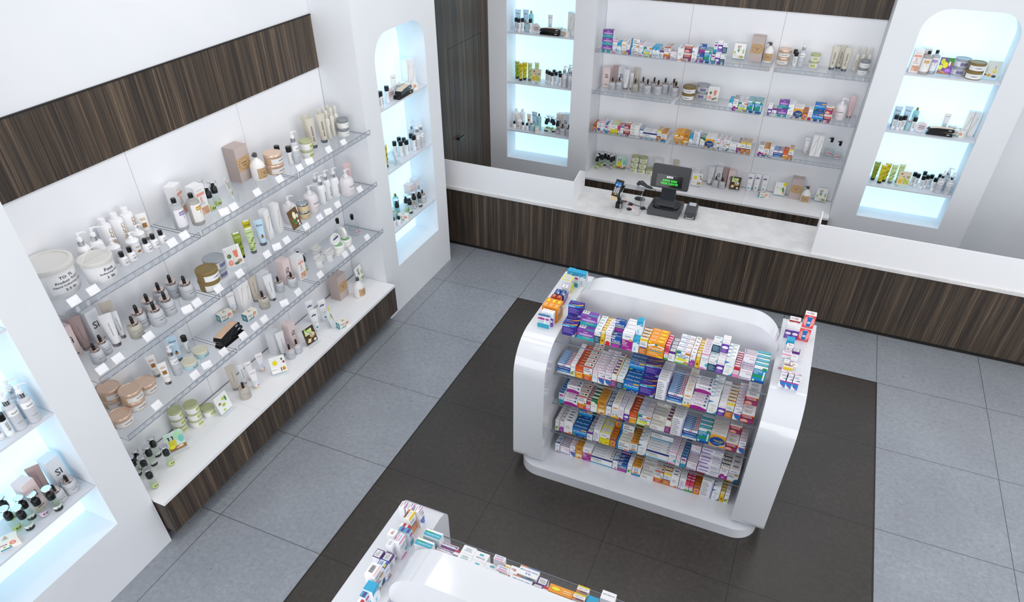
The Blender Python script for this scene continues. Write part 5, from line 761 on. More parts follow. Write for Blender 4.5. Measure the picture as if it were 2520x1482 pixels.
PROD = [["left wall's top shelf", [('buck1', -0.459, -4.133, 2.17, 1.571, 1), ('tag', -0.209, -4.211, 2.17, 1.571, 1), ('pumpw', -0.451, -3.88, 2.17, 1.571, 1), ('tag', -0.203, -4.074, 2.17, 1.571, 1), ('buck2', -0.307, -3.924, 2.17, 1.571, 1), ('pumpw', -0.431, -3.795, 2.17, 1.571, 1), ('gcap', -0.541, -3.63, 2.17, 1.571, 1), ('pjar', -0.4, -3.713, 2.17, 1.571, 1), ('scap', -0.321, -3.733, 2.17, 1.571, 1), ('gcap', -0.534, -3.535, 2.17, 1.571, 1), ('scap', -0.323, -3.665, 2.17, 1.571, 1), ('gcap', -0.539, -3.441, 2.17, 1.571, 1), ('pjar', -0.357, -3.598, 2.17, 1.571, 1), ('pjar', -0.405, -3.501, 2.17, 1.571, 1), ('scap', -0.319, -3.533, 2.17, 1.571, 1), ('gucci', -0.452, -3.396, 2.17, 1.121, 1), ('scap', -0.321, -3.465, 2.17, 1.571, 1), ('scap', -0.316, -3.399, 2.17, 1.571, 1), ('tag', -0.209, -3.404, 2.17, 1.571, 1), ('ebox', -0.533, -3.007, 2.17, 1.921, 1), ('shamp', -0.351, -3.18, 2.17, 1.571, 1), ('tag', -0.209, -3.288, 2.17, 1.571, 1), ('shamo', -0.301, -3.067, 2.17, 1.571, 1), ('ebox', -0.379, -2.947, 2.17, 1.571, 1), ('spray', -0.478, -2.809, 2.17, 1.571, 1), ('spray', -0.353, -2.864, 2.17, 1.571, 1), ('spray', -0.374, -2.78, 2.17, 1.571, 1), ('tag', -0.21, -2.883, 2.17, 1.171, 1), ('tulip', -0.361, -2.639, 2.17, 2.321, 1), ('tag', -0.201, -2.782, 2.17, 1.571, 1), ('soapbox', -0.55, -2.298, 2.17, 1.571, 1), ('tag', -0.21, -2.501, 2.17, 1.571, 1), ('soap', -0.414, -2.238, 2.17, 1.571, 1), ('goldjar', -0.387, -2.07, 2.17, 1.571, 2), ('roll', -0.453, -1.927, 2.17, 1.571, 1), ('tag', -0.21, -2.221, 2.17, 1.571, 1), ('roll', -0.351, -1.902, 2.17, 1.571, 1), ('pumpg', -0.339, -1.839, 2.17, 1.571, 1), ('tag', -0.202, -1.963, 2.17, 1.571, 1), ('greenjar', -0.332, -1.696, 2.17, 1.571, 2), ('tubespa', -0.523, -1.407, 2.17, 1.121, 1), ('tag', -0.209, -1.822, 2.17, 1.171, 1), ('tubespa', -0.418, -1.482, 2.17, 1.121, 1), ('cream', -0.498, -1.238, 2.17, 1.571, 1), ('tubespa', -0.41, -1.336, 2.17, 1.121, 1), ('cream', -0.49, -1.177, 2.17, 1.571, 1), ('cream', -0.419, -1.239, 2.17, 1.571, 1), ('tag', -0.215, -1.522, 2.17, 1.571, 1), ('cream', -0.496, -1.11, 2.17, 1.571, 1), ('cream', -0.423, -1.16, 2.17, 1.571, 1), ('cream', -0.422, -1.096, 2.17, 1.571, 1), ('whitejar', -0.341, -1.118, 2.17, 1.571, 2), ('tag', -0.186, -1.328, 2.17, 1.571, 1)]], ["left wall's middle shelf", [('sip', -0.544, -4.197, 1.648, 1.571, 1), ('tubeb', -0.526, -4.099, 1.648, 1.121, 1), ('siw', -0.524, -4.001, 1.648, 1.571, 1), ('drops', -0.332, -4.168, 1.648, 1.571, 1), ('tag', -0.206, -4.242, 1.648, 1.571, 1), ('drops', -0.369, -4.083, 1.648, 1.571, 1), ('tube', -0.375, -3.984, 1.648, 1.121, 1), ('tubet', -0.478, -3.884, 1.648, 1.121, 1), ('tag', -0.204, -4.113, 1.648, 1.571, 1), ('tubes', -0.403, -3.901, 1.648, 1.121, 1), ('dropt', -0.325, -3.847, 1.648, 1.571, 1), ('drop', -0.384, -3.748, 1.648, 1.571, 1), ('tag', -0.207, -3.843, 1.648, 1.571, 1), ('drop', -0.428, -3.609, 1.648, 1.571, 1), ('drop', -0.304, -3.668, 1.648, 1.571, 1), ('drop', -0.469, -3.461, 1.648, 1.571, 1), ('drop', -0.332, -3.538, 1.648, 1.571, 1), ('drop', -0.471, -3.344, 1.648, 1.571, 1), ('drop', -0.362, -3.312, 1.648, 1.571, 1), ('tag', -0.208, -3.479, 1.648, 1.171, 1), ('tag', -0.205, -3.377, 1.648, 1.571, 1), ('brownjar', -0.306, -3.135, 1.648, 1.571, 2), ('greyjar', -0.38, -2.98, 1.648, 1.571, 2), ('tag', -0.195, -3.157, 1.648, 1.571, 1), ('fruit', -0.34, -2.804, 1.648, 1.211, 1), ('tag', -0.199, -2.91, 1.648, 1.571, 1), ('oliveg', -0.397, -2.669, 1.648, 1.121, 1), ('olivey', -0.469, -2.465, 1.648, 1.121, 1), ('olive', -0.361, -2.564, 1.648, 1.121, 1), ('flora', -0.38, -2.419, 1.648, 1.121, 1), ('tag', -0.197, -2.576, 1.648, 1.571, 1), ('feath', -0.408, -2.303, 1.648, 1.571, 1), ('tag', -0.205, -2.444, 1.648, 1.171, 1), ('feath', -0.407, -2.171, 1.648, 1.571, 1), ('tag', -0.202, -2.31, 1.648, 1.571, 1), ('spa', -0.421, -1.971, 1.648, 1.571, 1), ('lemonw', -0.301, -2.059, 1.648, 1.671, 1), ('kraftjar', -0.368, -1.854, 1.648, 1.571, 2), ('tag', -0.201, -2.032, 1.648, 1.571, 1), ('spa', -0.382, -1.713, 1.648, 1.571, 1), ('pumpw', -0.455, -1.517, 1.648, 1.571, 1), ('tag', -0.195, -1.84, 1.648, 1.571, 1), ('pumpw', -0.375, -1.55, 1.648, 1.571, 1), ('tag', -0.194, -1.714, 1.648, 1.171, 1), ('pumpw', -0.401, -1.432, 1.648, 1.571, 1), ('pumpw', -0.363, -1.354, 1.648, 1.571, 1), ('tag', -0.199, -1.55, 1.648, 1.571, 1), ('spa', -0.287, -1.268, 1.648, 1.571, 1), ('tubep', -0.349, -1.144, 1.648, 1.121, 1), ('tag', -0.197, -1.176, 1.648, 1.571, 1)]], ["left wall's lower shelf", [('case', -0.27899999999999997, -3.15, 1.2154, 1.7307963267948965, 1), ('discg', -0.301, -1.572, 1.2338, 1.4707963267948965, 1), ('discg', -0.308, -1.43, 1.2338, 2.7707963267948967, 1), ('goldjar', -0.531, -4.089, 1.127, 1.571, 2), ('goldjar', -0.318, -4.218, 1.127, 1.571, 1), ('goldjar', -0.367, -4.05, 1.127, 1.571, 2), ('goldjar', -0.434, -3.877, 1.127, 1.571, 1), ('gucci', -0.491, -3.725, 1.127, 1.121, 1), ('tag', -0.195, -4.0, 1.127, 1.571, 1), ('gucci', -0.345, -3.755, 1.127, 1.121, 1), ('pumpg', -0.364, -3.638, 1.127, 1.571, 1), ('flora', -0.489, -3.501, 1.127, 1.121, 1), ('roll', -0.487, -3.396, 1.127, 1.571, 1), ('bluejar', -0.337, -3.532, 1.127, 1.571, 1), ('tag', -0.194, -3.618, 1.127, 1.571, 1), ('bluejar', -0.363, -3.383, 1.127, 1.571, 1), ('tag', -0.198, -3.489, 1.127, 1.171, 1), ('tag', -0.195, -3.299, 1.127, 1.571, 1), ('dove', -0.55, -2.895, 1.127, 1.371, 1), ('caseb', -0.289, -3.13, 1.127, 1.571, 2), ('rosem', -0.545, -2.784, 1.127, 1.121, 1), ('feath', -0.511, -2.71, 1.127, 1.571, 1), ('tag', -0.199, -3.06, 1.127, 1.571, 1), ('dove', -0.359, -2.799, 1.127, 1.571, 1), ('feath', -0.501, -2.649, 1.127, 1.571, 1), ('tubet', -0.482, -2.566, 1.127, 1.121, 1), ('tag', -0.197, -2.914, 1.127, 1.571, 1), ('wbox', -0.45, -2.463, 1.127, 1.571, 1), ('dropt', -0.349, -2.616, 1.127, 1.571, 1), ('tag', -0.195, -2.795, 1.127, 1.571, 1), ('tube', -0.362, -2.493, 1.127, 1.121, 1), ('drops', -0.397, -2.345, 1.127, 1.571, 1), ('tag', -0.195, -2.528, 1.127, 1.171, 1), ('sipm', -0.431, -2.207, 1.127, 1.571, 1), ('drops', -0.335, -2.235, 1.127, 1.571, 1), ('tag', -0.194, -2.325, 1.127, 1.571, 1), ('ebox', -0.366, -2.084, 1.127, 1.571, 1), ('spray', -0.473, -1.935, 1.127, 1.571, 1), ('spray', -0.396, -1.968, 1.127, 1.571, 1), ('buck3', -0.465, -1.684, 1.127, 1.571, 1), ('buck3', -0.326, -1.83, 1.127, 1.571, 1), ('tag', -0.19, -1.993, 1.127, 1.571, 1), ('buck3', -0.304, -1.693, 1.127, 1.571, 1), ('tin', -0.301, -1.552, 1.127, 1.571, 4), ('csoap', -0.461, -1.29, 1.127, 1.571, 1), ('tin', -0.308, -1.42, 1.127, 1.571, 4), ('tag', -0.193, -1.576, 1.127, 1.571, 1), ('tag', -0.194, -1.452, 1.127, 1.571, 1), ('csoap', -0.375, -1.157, 1.127, 1.571, 1), ('tag', -0.184, -1.19, 1.127, 1.571, 1)]], ['left display cabinet', [('sprayb', -0.471, -4.207, 0.49, 1.571, 1), ('sprayb', -0.495, -4.147, 0.49, 1.571, 1), ('spray', -0.39, -4.177, 0.49, 1.571, 1), ('sprayb', -0.441, -4.077, 0.49, 1.571, 1), ('spray', -0.256, -4.25, 0.49, 1.571, 1), ('sprayb', -0.487, -3.99, 0.49, 1.571, 1), ('spray', -0.319, -4.019, 0.49, 1.571, 1), ('bottles', -0.39, -3.869, 0.49, 1.131, 1), ('greenjar', -0.538, -3.684, 0.49, 1.571, 3), ('greenjar', -0.469, -3.574, 0.49, 1.571, 3), ('greenjar', -0.467, -3.434, 0.49, 1.571, 1), ('bowl', -0.352, -3.351, 0.49, 1.571, 1), ('tubet', -0.476, -3.08, 0.49, 1.121, 1), ('tubes', -0.452, -2.989, 0.49, 1.121, 1), ('dropt', -0.319, -3.133, 0.49, 1.571, 1), ('rosem', -0.438, -2.915, 0.49, 1.121, 1), ('rosem', -0.321, -2.989, 0.49, 1.121, 1), ('rosem', -0.428, -2.774, 0.49, 1.121, 1), ('wbox', -0.489, -2.493, 0.49, 1.571, 1), ('apoth', -0.254, -2.739, 0.49, 0.931, 1), ('tube', -0.402, -2.489, 0.49, 1.121, 1), ('drops', -0.308, -2.504, 0.49, 1.571, 1), ('sipm', -0.434, -2.323, 0.49, 1.571, 1), ('drops', -0.298, -2.411, 0.49, 1.571, 1), ('wood', -0.261, -2.241, 0.49, 1.421, 1), ('flower', -0.485, -1.922, 0.49, 1.121, 1), ('flower', -0.349, -2.039, 0.49, 1.121, 1), ('flower', -0.379, -1.861, 0.49, 1.121, 1), ('leaf', -0.261, -1.901, 0.49, 2.071, 1), ('dove', -0.144, -1.873, 0.49, 1.271, 1), ('soapbox', -0.488, -1.425, 0.49, 1.571, 1), ('soap', -0.307, -1.321, 0.49, 1.571, 1), ('tulip', -0.462, -1.067, 0.49, 1.671, 1)]], ["back wall's top shelf", [('tulip', 2.694, 3.053, 2.17, 0, 1), ('soapbox', 2.898, 3.095, 2.17, 0, 1), ('soap', 3.045, 3.084, 2.17, 0, 1), ('goldjar', 3.222, 3.063, 2.17, 0, 2), ('roll', 3.348, 3.098, 2.17, 0, 1), ('roll', 3.368, 2.991, 2.17, 0, 1), ('pumpg', 3.434, 3.02, 2.17, 0, 1), ('greenjar', 3.58, 3.045, 2.17, 0, 2), ('tubespa', 3.793, 3.038, 2.17, 0, 1), ('tubespa', 3.866, 3.105, 2.17, 0, 1), ('tubespa', 3.931, 3.029, 2.17, 0, 1), ('cream', 4.043, 3.095, 2.17, 0, 1), ('cream', 4.108, 3.1, 2.17, 0, 1), ('whitejar', 4.136, 2.973, 2.17, 0, 2), ('cream', 4.176, 3.1, 2.17, 0, 1)]], ["back wall's middle shelf", [('sip', 1.026, 3.057, 1.648, 0, 1), ('drops', 1.133, 2.945, 1.648, 0, 1), ('tubeb', 1.131, 3.1, 1.648, 0, 1), ('drops', 1.213, 2.994, 1.648, 0, 1), ('siw', 1.219, 3.1, 1.648, 0, 1), ('tube', 1.302, 3.015, 1.648, 0, 1), ('tubes', 1.373, 3.032, 1.648, 0, 1), ('dropt', 1.445, 2.962, 1.648, 0, 1), ('tubet', 1.421, 3.1, 1.648, 0, 1), ('drop', 1.534, 3.023, 1.648, 0, 1), ('drop', 1.616, 2.944, 1.648, 0, 1), ('drop', 1.675, 3.063, 1.648, 0, 1), ('drop', 1.755, 2.966, 1.648, 0, 1), ('drop', 1.819, 3.091, 1.648, 0, 1), ('drop', 1.931, 3.099, 1.648, 0, 1), ('drop', 1.984, 2.99, 1.648, 0, 1), ('brownjar', 2.168, 2.941, 1.648, 0, 2), ('greyjar', 2.322, 3.071, 1.648, 0, 2), ('fruit', 2.481, 2.969, 1.648, 0, 1), ('spa', 4.023, 2.929, 1.648, 0, 1), ('tubep', 4.138, 3.009, 1.648, 0, 1)]], ["back wall's lower shelf", [('rosem', 3.757, 3.047, 1.127, 0, 1), ('feath', 3.845, 3.011, 1.127, 0, 1), ('feath', 3.91, 3.009, 1.127, 0, 1), ('csoap', 4.039, 3.079, 1.127, 0, 1), ('csoap', 4.142, 2.992, 1.127, 0, 1)]], ['back display cabinet', [('spray', 1.0, 2.969, 0.49, 0, 1), ('spray', 0.991, 3.103, 0.49, 0, 1), ('spray', 1.044, 3.065, 0.49, 0, 1), ('sprayb', 1.073, 3.123, 0.49, 0, 1), ('spraym', 1.132, 3.096, 0.49, 0, 1), ('spraym', 1.198, 3.039, 0.49, 0, 1), ('spray', 1.214, 3.101, 0.49, 0, 1), ('bottles', 1.327, 3.1, 0.49, 0, 1), ('greenjar', 1.531, 3.096, 0.49, 0, 3), ('greenjar', 1.649, 3.096, 0.49, 0, 3), ('greenjar', 1.768, 3.096, 0.49, 0, 1), ('wbox', 1.878, 3.1, 0.49, 0, 1), ('tubet', 2.125, 3.1, 0.49, 0, 1), ('rosem', 2.305, 3.1, 0.49, 0, 1), ('apoth', 2.471, 2.938, 0.49, 0, 1), ('rosem', 2.436, 3.1, 0.49, 0, 1), ('tube', 2.632, 3.067, 0.49, 0, 1), ('drops', 2.721, 3.018, 0.49, 0, 1), ('siwm', 2.739, 3.11, 0.49, 0, 1), ('drops', 2.814, 3.005, 0.49, 0, 1), ('tubeb', 2.827, 3.1, 0.49, 0, 1), ('sipm', 2.916, 3.105, 0.49, 0, 1), ('wood', 2.984, 3.022, 0.49, 0, 1), ('flower', 3.17, 3.069, 0.49, 0, 1), ('flower', 3.261, 3.1, 0.49, 0, 1), ('dove', 3.389, 2.946, 0.49, 0.3, 1), ('flower', 3.362, 3.1, 0.49, 0, 1), ('leaf', 3.577, 3.083, 0.49, 0, 1), ('soapbox', 3.779, 3.095, 0.49, 0, 1), ('soap', 3.918, 3.004, 0.49, 0, 1), ('tulip', 4.108, 3.1, 0.49, 0, 1)]], ["right back niche's top shelf", [('ebox', 4.643, 2.865, 2.285, 0, 1), ('ebox', 4.725, 2.957, 2.285, 0, 1), ('shamo', 4.741, 2.82, 2.285, 0, 1), ('shamp', 4.824, 2.889, 2.285, 0, 1), ('lavender', 4.947, 2.84, 2.285, 0, 1), ('greyjar', 5.106, 2.949, 2.285, 0, 2), ('brownjar', 5.243, 2.846, 2.285, 0, 2), ('perfume', 5.417, 2.894, 2.285, 0, 1)]], ["right back niche's middle shelf", [('roll', 4.639, 2.821, 1.64, 0, 1), ('flora', 4.645, 2.928, 1.64, 0, 1), ('roll', 4.688, 2.798, 1.64, 0, 1), ('roll', 4.732, 2.831, 1.64, 0, 1), ('flora', 4.757, 2.976, 1.64, 0, 1), ('teald', 4.804, 2.877, 1.64, 0, 1), ('teal', 4.847, 3.0, 1.64, 0, 1), ('roll', 4.843, 2.824, 1.64, 0, 1), ('disc', 4.931, 2.842, 1.64, 0, 1), ('case', 5.134, 2.83, 1.64, 0, 2), ('rosem', 5.182, 3.0, 1.64, 0, 1), ('dove', 5.295, 2.983, 1.64, -0.6, 1), ('dove', 5.343, 2.862, 1.64, -0.6, 1), ('feath', 5.399, 2.959, 1.64, 0, 1), ('feath', 5.463, 2.958, 1.64, 0, 1)]], ["right back niche's bottom shelf", [('oliveg', 4.625, 2.921, 0.965, 0, 1), ('olivey', 4.702, 2.847, 0.965, 0, 1), ('olivey', 4.75, 2.922, 0.965, 0, 1), ('olive', 4.822, 2.897, 0.965, 0, 1), ('olive', 4.908, 2.949, 0.965, 0, 1), ('oil', 4.958, 2.852, 0.965, 0, 1), ('roll', 5.068, 2.925, 0.965, 0, 1), ('roll', 5.105, 2.889, 0.965, 0, 1), ('roll', 5.163, 2.85, 0.965, 0, 1), ('roll', 5.182, 3.0, 0.965, 0, 1), ('roll', 5.209, 2.895, 0.965, 0, 1), ('roll', 5.257, 2.929, 0.965, 0, 1), ('roll', 5.294, 2.842, 0.965, 0, 1), ('roll', 5.35, 2.982, 0.965, 0, 1), ('pumpg', 5.351, 2.816, 0.965, 0, 1), ('pumpg', 5.416, 2.945, 0.965, 0, 1), ('pumpg', 5.449, 2.808, 0.965, 0, 1)]], ["left back niche's top shelf", [('roll', -0.227, 2.81, 2.285, 0, 1), ('flora', -0.267, 2.967, 2.285, 0, 1), ('roll', -0.177, 2.782, 2.285, 0, 1), ('roll', -0.141, 2.823, 2.285, 0, 1), ('flora', -0.167, 3.0, 2.285, 0, 1), ('teald', -0.084, 2.872, 2.285, 0, 1), ('roll', -0.028, 2.824, 2.285, 0, 1), ('teal', -0.088, 3.0, 2.285, 0, 1), ('disc', 0.06, 2.818, 2.285, 0, 1), ('case', 0.263, 2.809, 2.285, 0, 2), ('rosem', 0.189, 3.0, 2.285, 0, 1), ('dove', 0.381, 2.931, 2.285, -0.6, 1), ('dove', 0.472, 2.809, 2.285, -0.6, 1), ('feath', 0.493, 2.95, 2.285, 0, 1), ('feath', 0.572, 2.885, 2.285, 0, 1)]], ["left back niche's middle shelf", [('oliveg', -0.258, 2.924, 1.64, 0, 1), ('olivey', -0.175, 2.855, 1.64, 0, 1), ('olivey', -0.137, 2.913, 1.64, 0, 1), ('olive', -0.058, 2.905, 1.64, 0, 1), ('oil', 0.065, 2.834, 1.64, 0, 1), ('olive', 0.026, 2.962, 1.64, 0, 1), ('roll', 0.199, 2.912, 1.64, 0, 1), ('roll', 0.245, 2.871, 1.64, 0, 1), ('roll', 0.302, 2.835, 1.64, 0, 1), ('roll', 0.288, 2.951, 1.64, 0, 1), ('roll', 0.347, 2.874, 1.64, 0, 1), ('roll', 0.381, 2.929, 1.64, 0, 1), ('roll', 0.424, 2.827, 1.64, 0, 1), ('pumpg', 0.489, 2.815, 1.64, 0, 1), ('pumpg', 0.532, 2.894, 1.64, 0, 1), ('pumpg', 0.585, 2.782, 1.64, 0, 1)]], ["left back niche's bottom shelf", [('scap', -0.258, 2.821, 0.965, 0, 1), ('gcap', -0.274, 2.93, 0.965, 0, 1), ('pjar', -0.19, 2.854, 0.965, 0, 1), ('gcap', -0.179, 2.944, 0.965, 0, 1), ('scap', -0.122, 2.824, 0.965, 0, 1), ('scap', -0.059, 2.828, 0.965, 0, 1), ('gucci', -0.064, 2.922, 0.965, 0, 1), ('teald', 0.02, 2.835, 0.965, 0, 1), ('flora', 0.014, 2.938, 0.965, 0, 1), ('dove', 0.112, 2.802, 0.965, -1.2, 1), ('teal', 0.093, 2.917, 0.965, 0, 1), ('sprayb', 0.228, 2.866, 0.965, 0, 1), ('spray', 0.221, 2.956, 0.965, 0, 1), ('spray', 0.285, 2.942, 0.965, 0, 1), ('sprayb', 0.337, 2.877, 0.965, 0, 1), ('spraym', 0.404, 2.855, 0.965, 0, 1), ('sip', 0.395, 2.992, 0.965, 0, 1), ('drops', 0.483, 2.854, 0.965, 0, 1), ('siw', 0.5, 2.965, 0.965, 0, 1), ('drops', 0.576, 2.852, 0.965, 0, 1)]], ["far left niche's top shelf", [('roll', -0.22, -0.664, 2.285, 1.571, 1), ('roll', -0.22, -0.614, 2.285, 1.571, 1), ('roll', -0.252, -0.444, 2.285, 1.571, 1), ('disc', -0.283, -0.339, 2.285, 1.571, 1), ('rosem', -0.333, -0.183, 2.285, 1.121, 1), ('case', -0.227, -0.181, 2.285, 1.571, 2), ('dove', -0.371, -0.013, 2.285, 0.971, 1), ('feath', -0.351, 0.115, 2.285, 1.571, 1), ('dove', -0.25, 0.028, 2.285, 0.971, 1), ('feath', -0.325, 0.176, 2.285, 1.571, 1)]], ["far left niche's middle shelf", [('olivey', -0.305, -0.533, 1.64, 1.121, 1), ('olive', -0.388, -0.441, 1.64, 1.121, 1), ('roll', -0.362, -0.244, 1.64, 1.571, 1), ('oil', -0.269, -0.411, 1.64, 2.371, 1), ('roll', -0.377, -0.123, 1.64, 1.571, 1), ('roll', -0.301, -0.217, 1.64, 1.571, 1), ('roll', -0.321, -0.112, 1.64, 1.571, 1), ('roll', -0.261, -0.162, 1.64, 1.571, 1), ('roll', -0.31, 0.022, 1.64, 1.571, 1), ('pumpg', -0.35, 0.11, 1.64, 1.571, 1), ('roll', -0.257, -0.01, 1.64, 1.571, 1), ('pumpg', -0.247, 0.052, 1.64, 1.571, 1), ('pumpg', -0.243, 0.13, 1.64, 1.571, 1)]], ["far left niche's bottom shelf", [('scap', -0.282, -0.552, 0.965, 1.571, 1), ('teal', -0.427, -0.246, 0.965, 1.571, 1), ('teald', -0.369, -0.408, 0.965, 1.571, 1), ('scap', -0.243, -0.502, 0.965, 1.571, 1), ('spray', -0.361, -0.336, 0.965, 1.571, 1), ('dove', -0.259, -0.376, 0.965, 0.371, 1), ('spray', -0.326, -0.189, 0.965, 1.571, 1), ('sprayb', -0.265, -0.212, 0.965, 1.571, 1), ('sip', -0.387, 0.003, 0.965, 1.571, 1), ('spraym', -0.284, -0.081, 0.965, 1.571, 1), ('siw', -0.385, 0.136, 0.965, 1.571, 1), ('sprayb', -0.248, -0.019, 0.965, 1.571, 1), ('drops', -0.281, 0.109, 0.965, 1.571, 1)]], ["near left niche's middle shelf", [('roll', -0.276, -4.93, 1.64, 1.571, 1), ('roll', -0.248, -4.888, 1.64, 1.571, 1), ('pumpg', -0.252, -4.821, 1.64, 1.571, 1), ('pumpg', -0.327, -4.736, 1.64, 1.571, 1), ('pumpg', -0.231, -4.738, 1.64, 1.571, 1)]], ["near left niche's bottom shelf", [('dove', -0.264, -5.221, 0.965, 1.071, 1), ('spray', -0.438, -5.067, 0.965, 1.571, 1), ('spray', -0.329, -5.116, 0.965, 1.571, 1), ('sprayb', -0.26, -5.079, 0.965, 1.571, 1), ('sprayb', -0.324, -5.017, 0.965, 1.571, 1), ('sip', -0.376, -4.935, 0.965, 1.671, 1), ('spraym', -0.273, -4.967, 0.965, 1.571, 1), ('tubeb', -0.407, -4.833, 0.965, 1.121, 1), ('sprayb', -0.229, -4.896, 0.965, 1.571, 1), ('siw', -0.383, -4.735, 0.965, 1.571, 1), ('drops', -0.283, -4.838, 0.965, 1.571, 1), ('drops', -0.281, -4.745, 0.965, 1.571, 1)]]]
for place, items in PROD:
    ks = [i[0] for i in items]; seen = {}
    for k, x, y, z, rz, st in items:
        seen[k] = seen.get(k, 0)+1; n = ks.count(k); look = K[k][2]
        q = '' if n == 1 else (', %s of %s from left,' % (ORD[seen[k]-1], ['', 'one', 'two', 'three', 'four', 'five', 'six', 'seven', 'eight', 'nine', 'ten', 'eleven', 'twelve', 'thirteen', 'fourteen', 'fifteen', 'sixteen'][n]))
        H = {'goldjar': .085, 'greenjar': .078, 'brownjar': .085, 'greyjar': .085, 'whitejar': .08, 'kraftjar': .075, 'tin': .026, 'case': .0435, 'caseb': .0435}.get(k, .1)
        for t in range(st):
            tr = '' if st == 1 else tier(st, t)+' '
            product(k, x+(.004*t if st > 1 else 0), y, z+t*(H+.0006), rz+.15*t, (tr+look+q+' on '+place) if True else '', '%s on %s' % (K[k][1]+'s', place))

# ---------------------------------------------------------------- till area on the counter
CT = .84
DK = M('3f4045', .38); DK2 = M('26272b', .32); SCR = M('050506', .08)
def root(nm, loc, label, cat, rz=0): return put(nm, None, None, loc, rz, label, cat)
def part(r, nm, b, lab=None): return put(nm, b.mesh(nm), r, label=lab)
r = root('cash_drawer', (2.384, 1.265, CT), 'dark grey cash drawer under the till screen on the counter', 'cash drawer')
b = MB(); b.box(-.187, .187, -.166, .166, .004, .086, DK); o = part(r, 'drawer_case', b); bevel(o, .006)
b = MB(); b.box(-.18, .18, -.169, -.165, .012, .078, M('4a4b4f', .4)); part(r, 'drawer_front', b)
r = root('till_screen', (2.39, 1.25, CT+.0865), 'black customer till display with green lettering standing on the drawer', 'till screen', 0)
b = MB(); b.prism(rr(-.155, .155, -.13, .1, (.09, .09, .03, .03), 8), 0, .02, 'z', M('141518', .25)); part(r, 'foot', b)
b = MB(); b.add([(-.115, -.085, .015), (.115, -.085, .015), (.1, .06, .015), (-.1, .06, .015), (-.085, -.015, .07), (.085, -.015, .07), (.085, .05, .07), (-.085, .05, .07), (-.08, .005, .32), (.08, .005, .32), (.08, .045, .32), (-.08, .045, .32)], [(0, 1, 5, 4), (1, 2, 6, 5), (2, 3, 7, 6), (3, 0, 4, 7), (4, 5, 9, 8), (5, 6, 10, 9), (6, 7, 11, 10), (7, 4, 8, 11), (8, 9, 10, 11)], M('22262e', .35)); part(r, 'stand', b)
X = Matrix.Translation((.0, -.04, .22)) @ Matrix.Rotation(math.radians(-12), 4, 'X')
b = MB(); q = rr(-.222, .222, 0, .268, (.02,)*4, 6); n = len(q)
b.add([(p[0], 0, p[1]) for p in q]+[(p[0]*.99, .045, p[1]) for p in q], [tuple(range(n)), tuple(reversed(range(n, 2*n)))]+[(i, n+i, n+(i+1) % n, (i+1) % n) for i in range(n)], M('303136', .35), False, X); o = part(r, 'monitor', b); bevel(o, .006)
b = MB(); b.box(-.155, .155, -.014, -.001, .02, .165, M('55575c', .3), X); b.box(-.15, .15, -.0155, -.014, .024, .161, SCR, X)
GRN = glow('green_led_text', '2fd33a', 1.0); WTX = glow('white_led_text', 'f2f2f2', .8)
b.text('AVPOS', WTX, (.075, .022), lambda x, z: tuple(X @ Vector((x-.005, -.0165, .138+z)))); b.text('AVPOS XS000', GRN, (.17, .024), lambda x, z: tuple(X @ Vector((x, -.0165, .097+z)))); b.text('VISOR CLIENTES', GRN, (.2, .024), lambda x, z: tuple(X @ Vector((x, -.0165, .064+z)))); part(r, 'customer_display', b, 'black display panel with green letters')
b = MB(); b.box(-.226, -.205, -.006, .0, .06, .11, BLACK, X); b.box(-.22, -.214, -.008, -.006, .068, .076, M('e8e8ec'), X); b.box(-.22, -.214, -.008, -.006, .09, .098, M('e8e8ec'), X); part(r, 'card_slot', b)
r = root('receipt_printer', (2.69, 1.245, CT), 'small dark grey receipt printer on the counter right of the till', 'printer', .02)
b = MB(); b.add([(-.065, -.085, 0), (.065, -.085, 0), (.065, .085, 0), (-.065, .085, 0), (-.065, -.085, .09), (.065, -.085, .09), (.065, -.02, .125), (-.065, -.02, .125), (.065, .085, .13), (-.065, .085, .13)], [(0, 3, 2, 1), (0, 1, 5, 4), (4, 5, 6, 7), (7, 6, 8, 9), (2, 3, 9, 8), (1, 2, 8, 6, 5), (3, 0, 4, 7, 9)], DK); o = part(r, 'printer_case', b); bevel(o, .004)
b = MB(); b.box(-.05, .05, -.0865, -.085, .01, .018, M('e8e8ea')); b.box(-.058, -.03, -.0862, -.085, .035, .04, M('9a9aa0')); b.box(.035, .05, -.0862, -.085, .03, .038, M('c8c8cc')); part(r, 'front_slot', b)
b = MB(); b.add([(-.04, .02, .128), (.04, .02, .128), (.04, .035, .145), (-.04, .035, .145), (.04, .06, .15), (-.04, .06, .15)], [(0, 1, 2, 3), (3, 2, 4, 5)], M('b9bcc2', .5)); part(r, 'paper_slip', b, 'curled white paper slip')
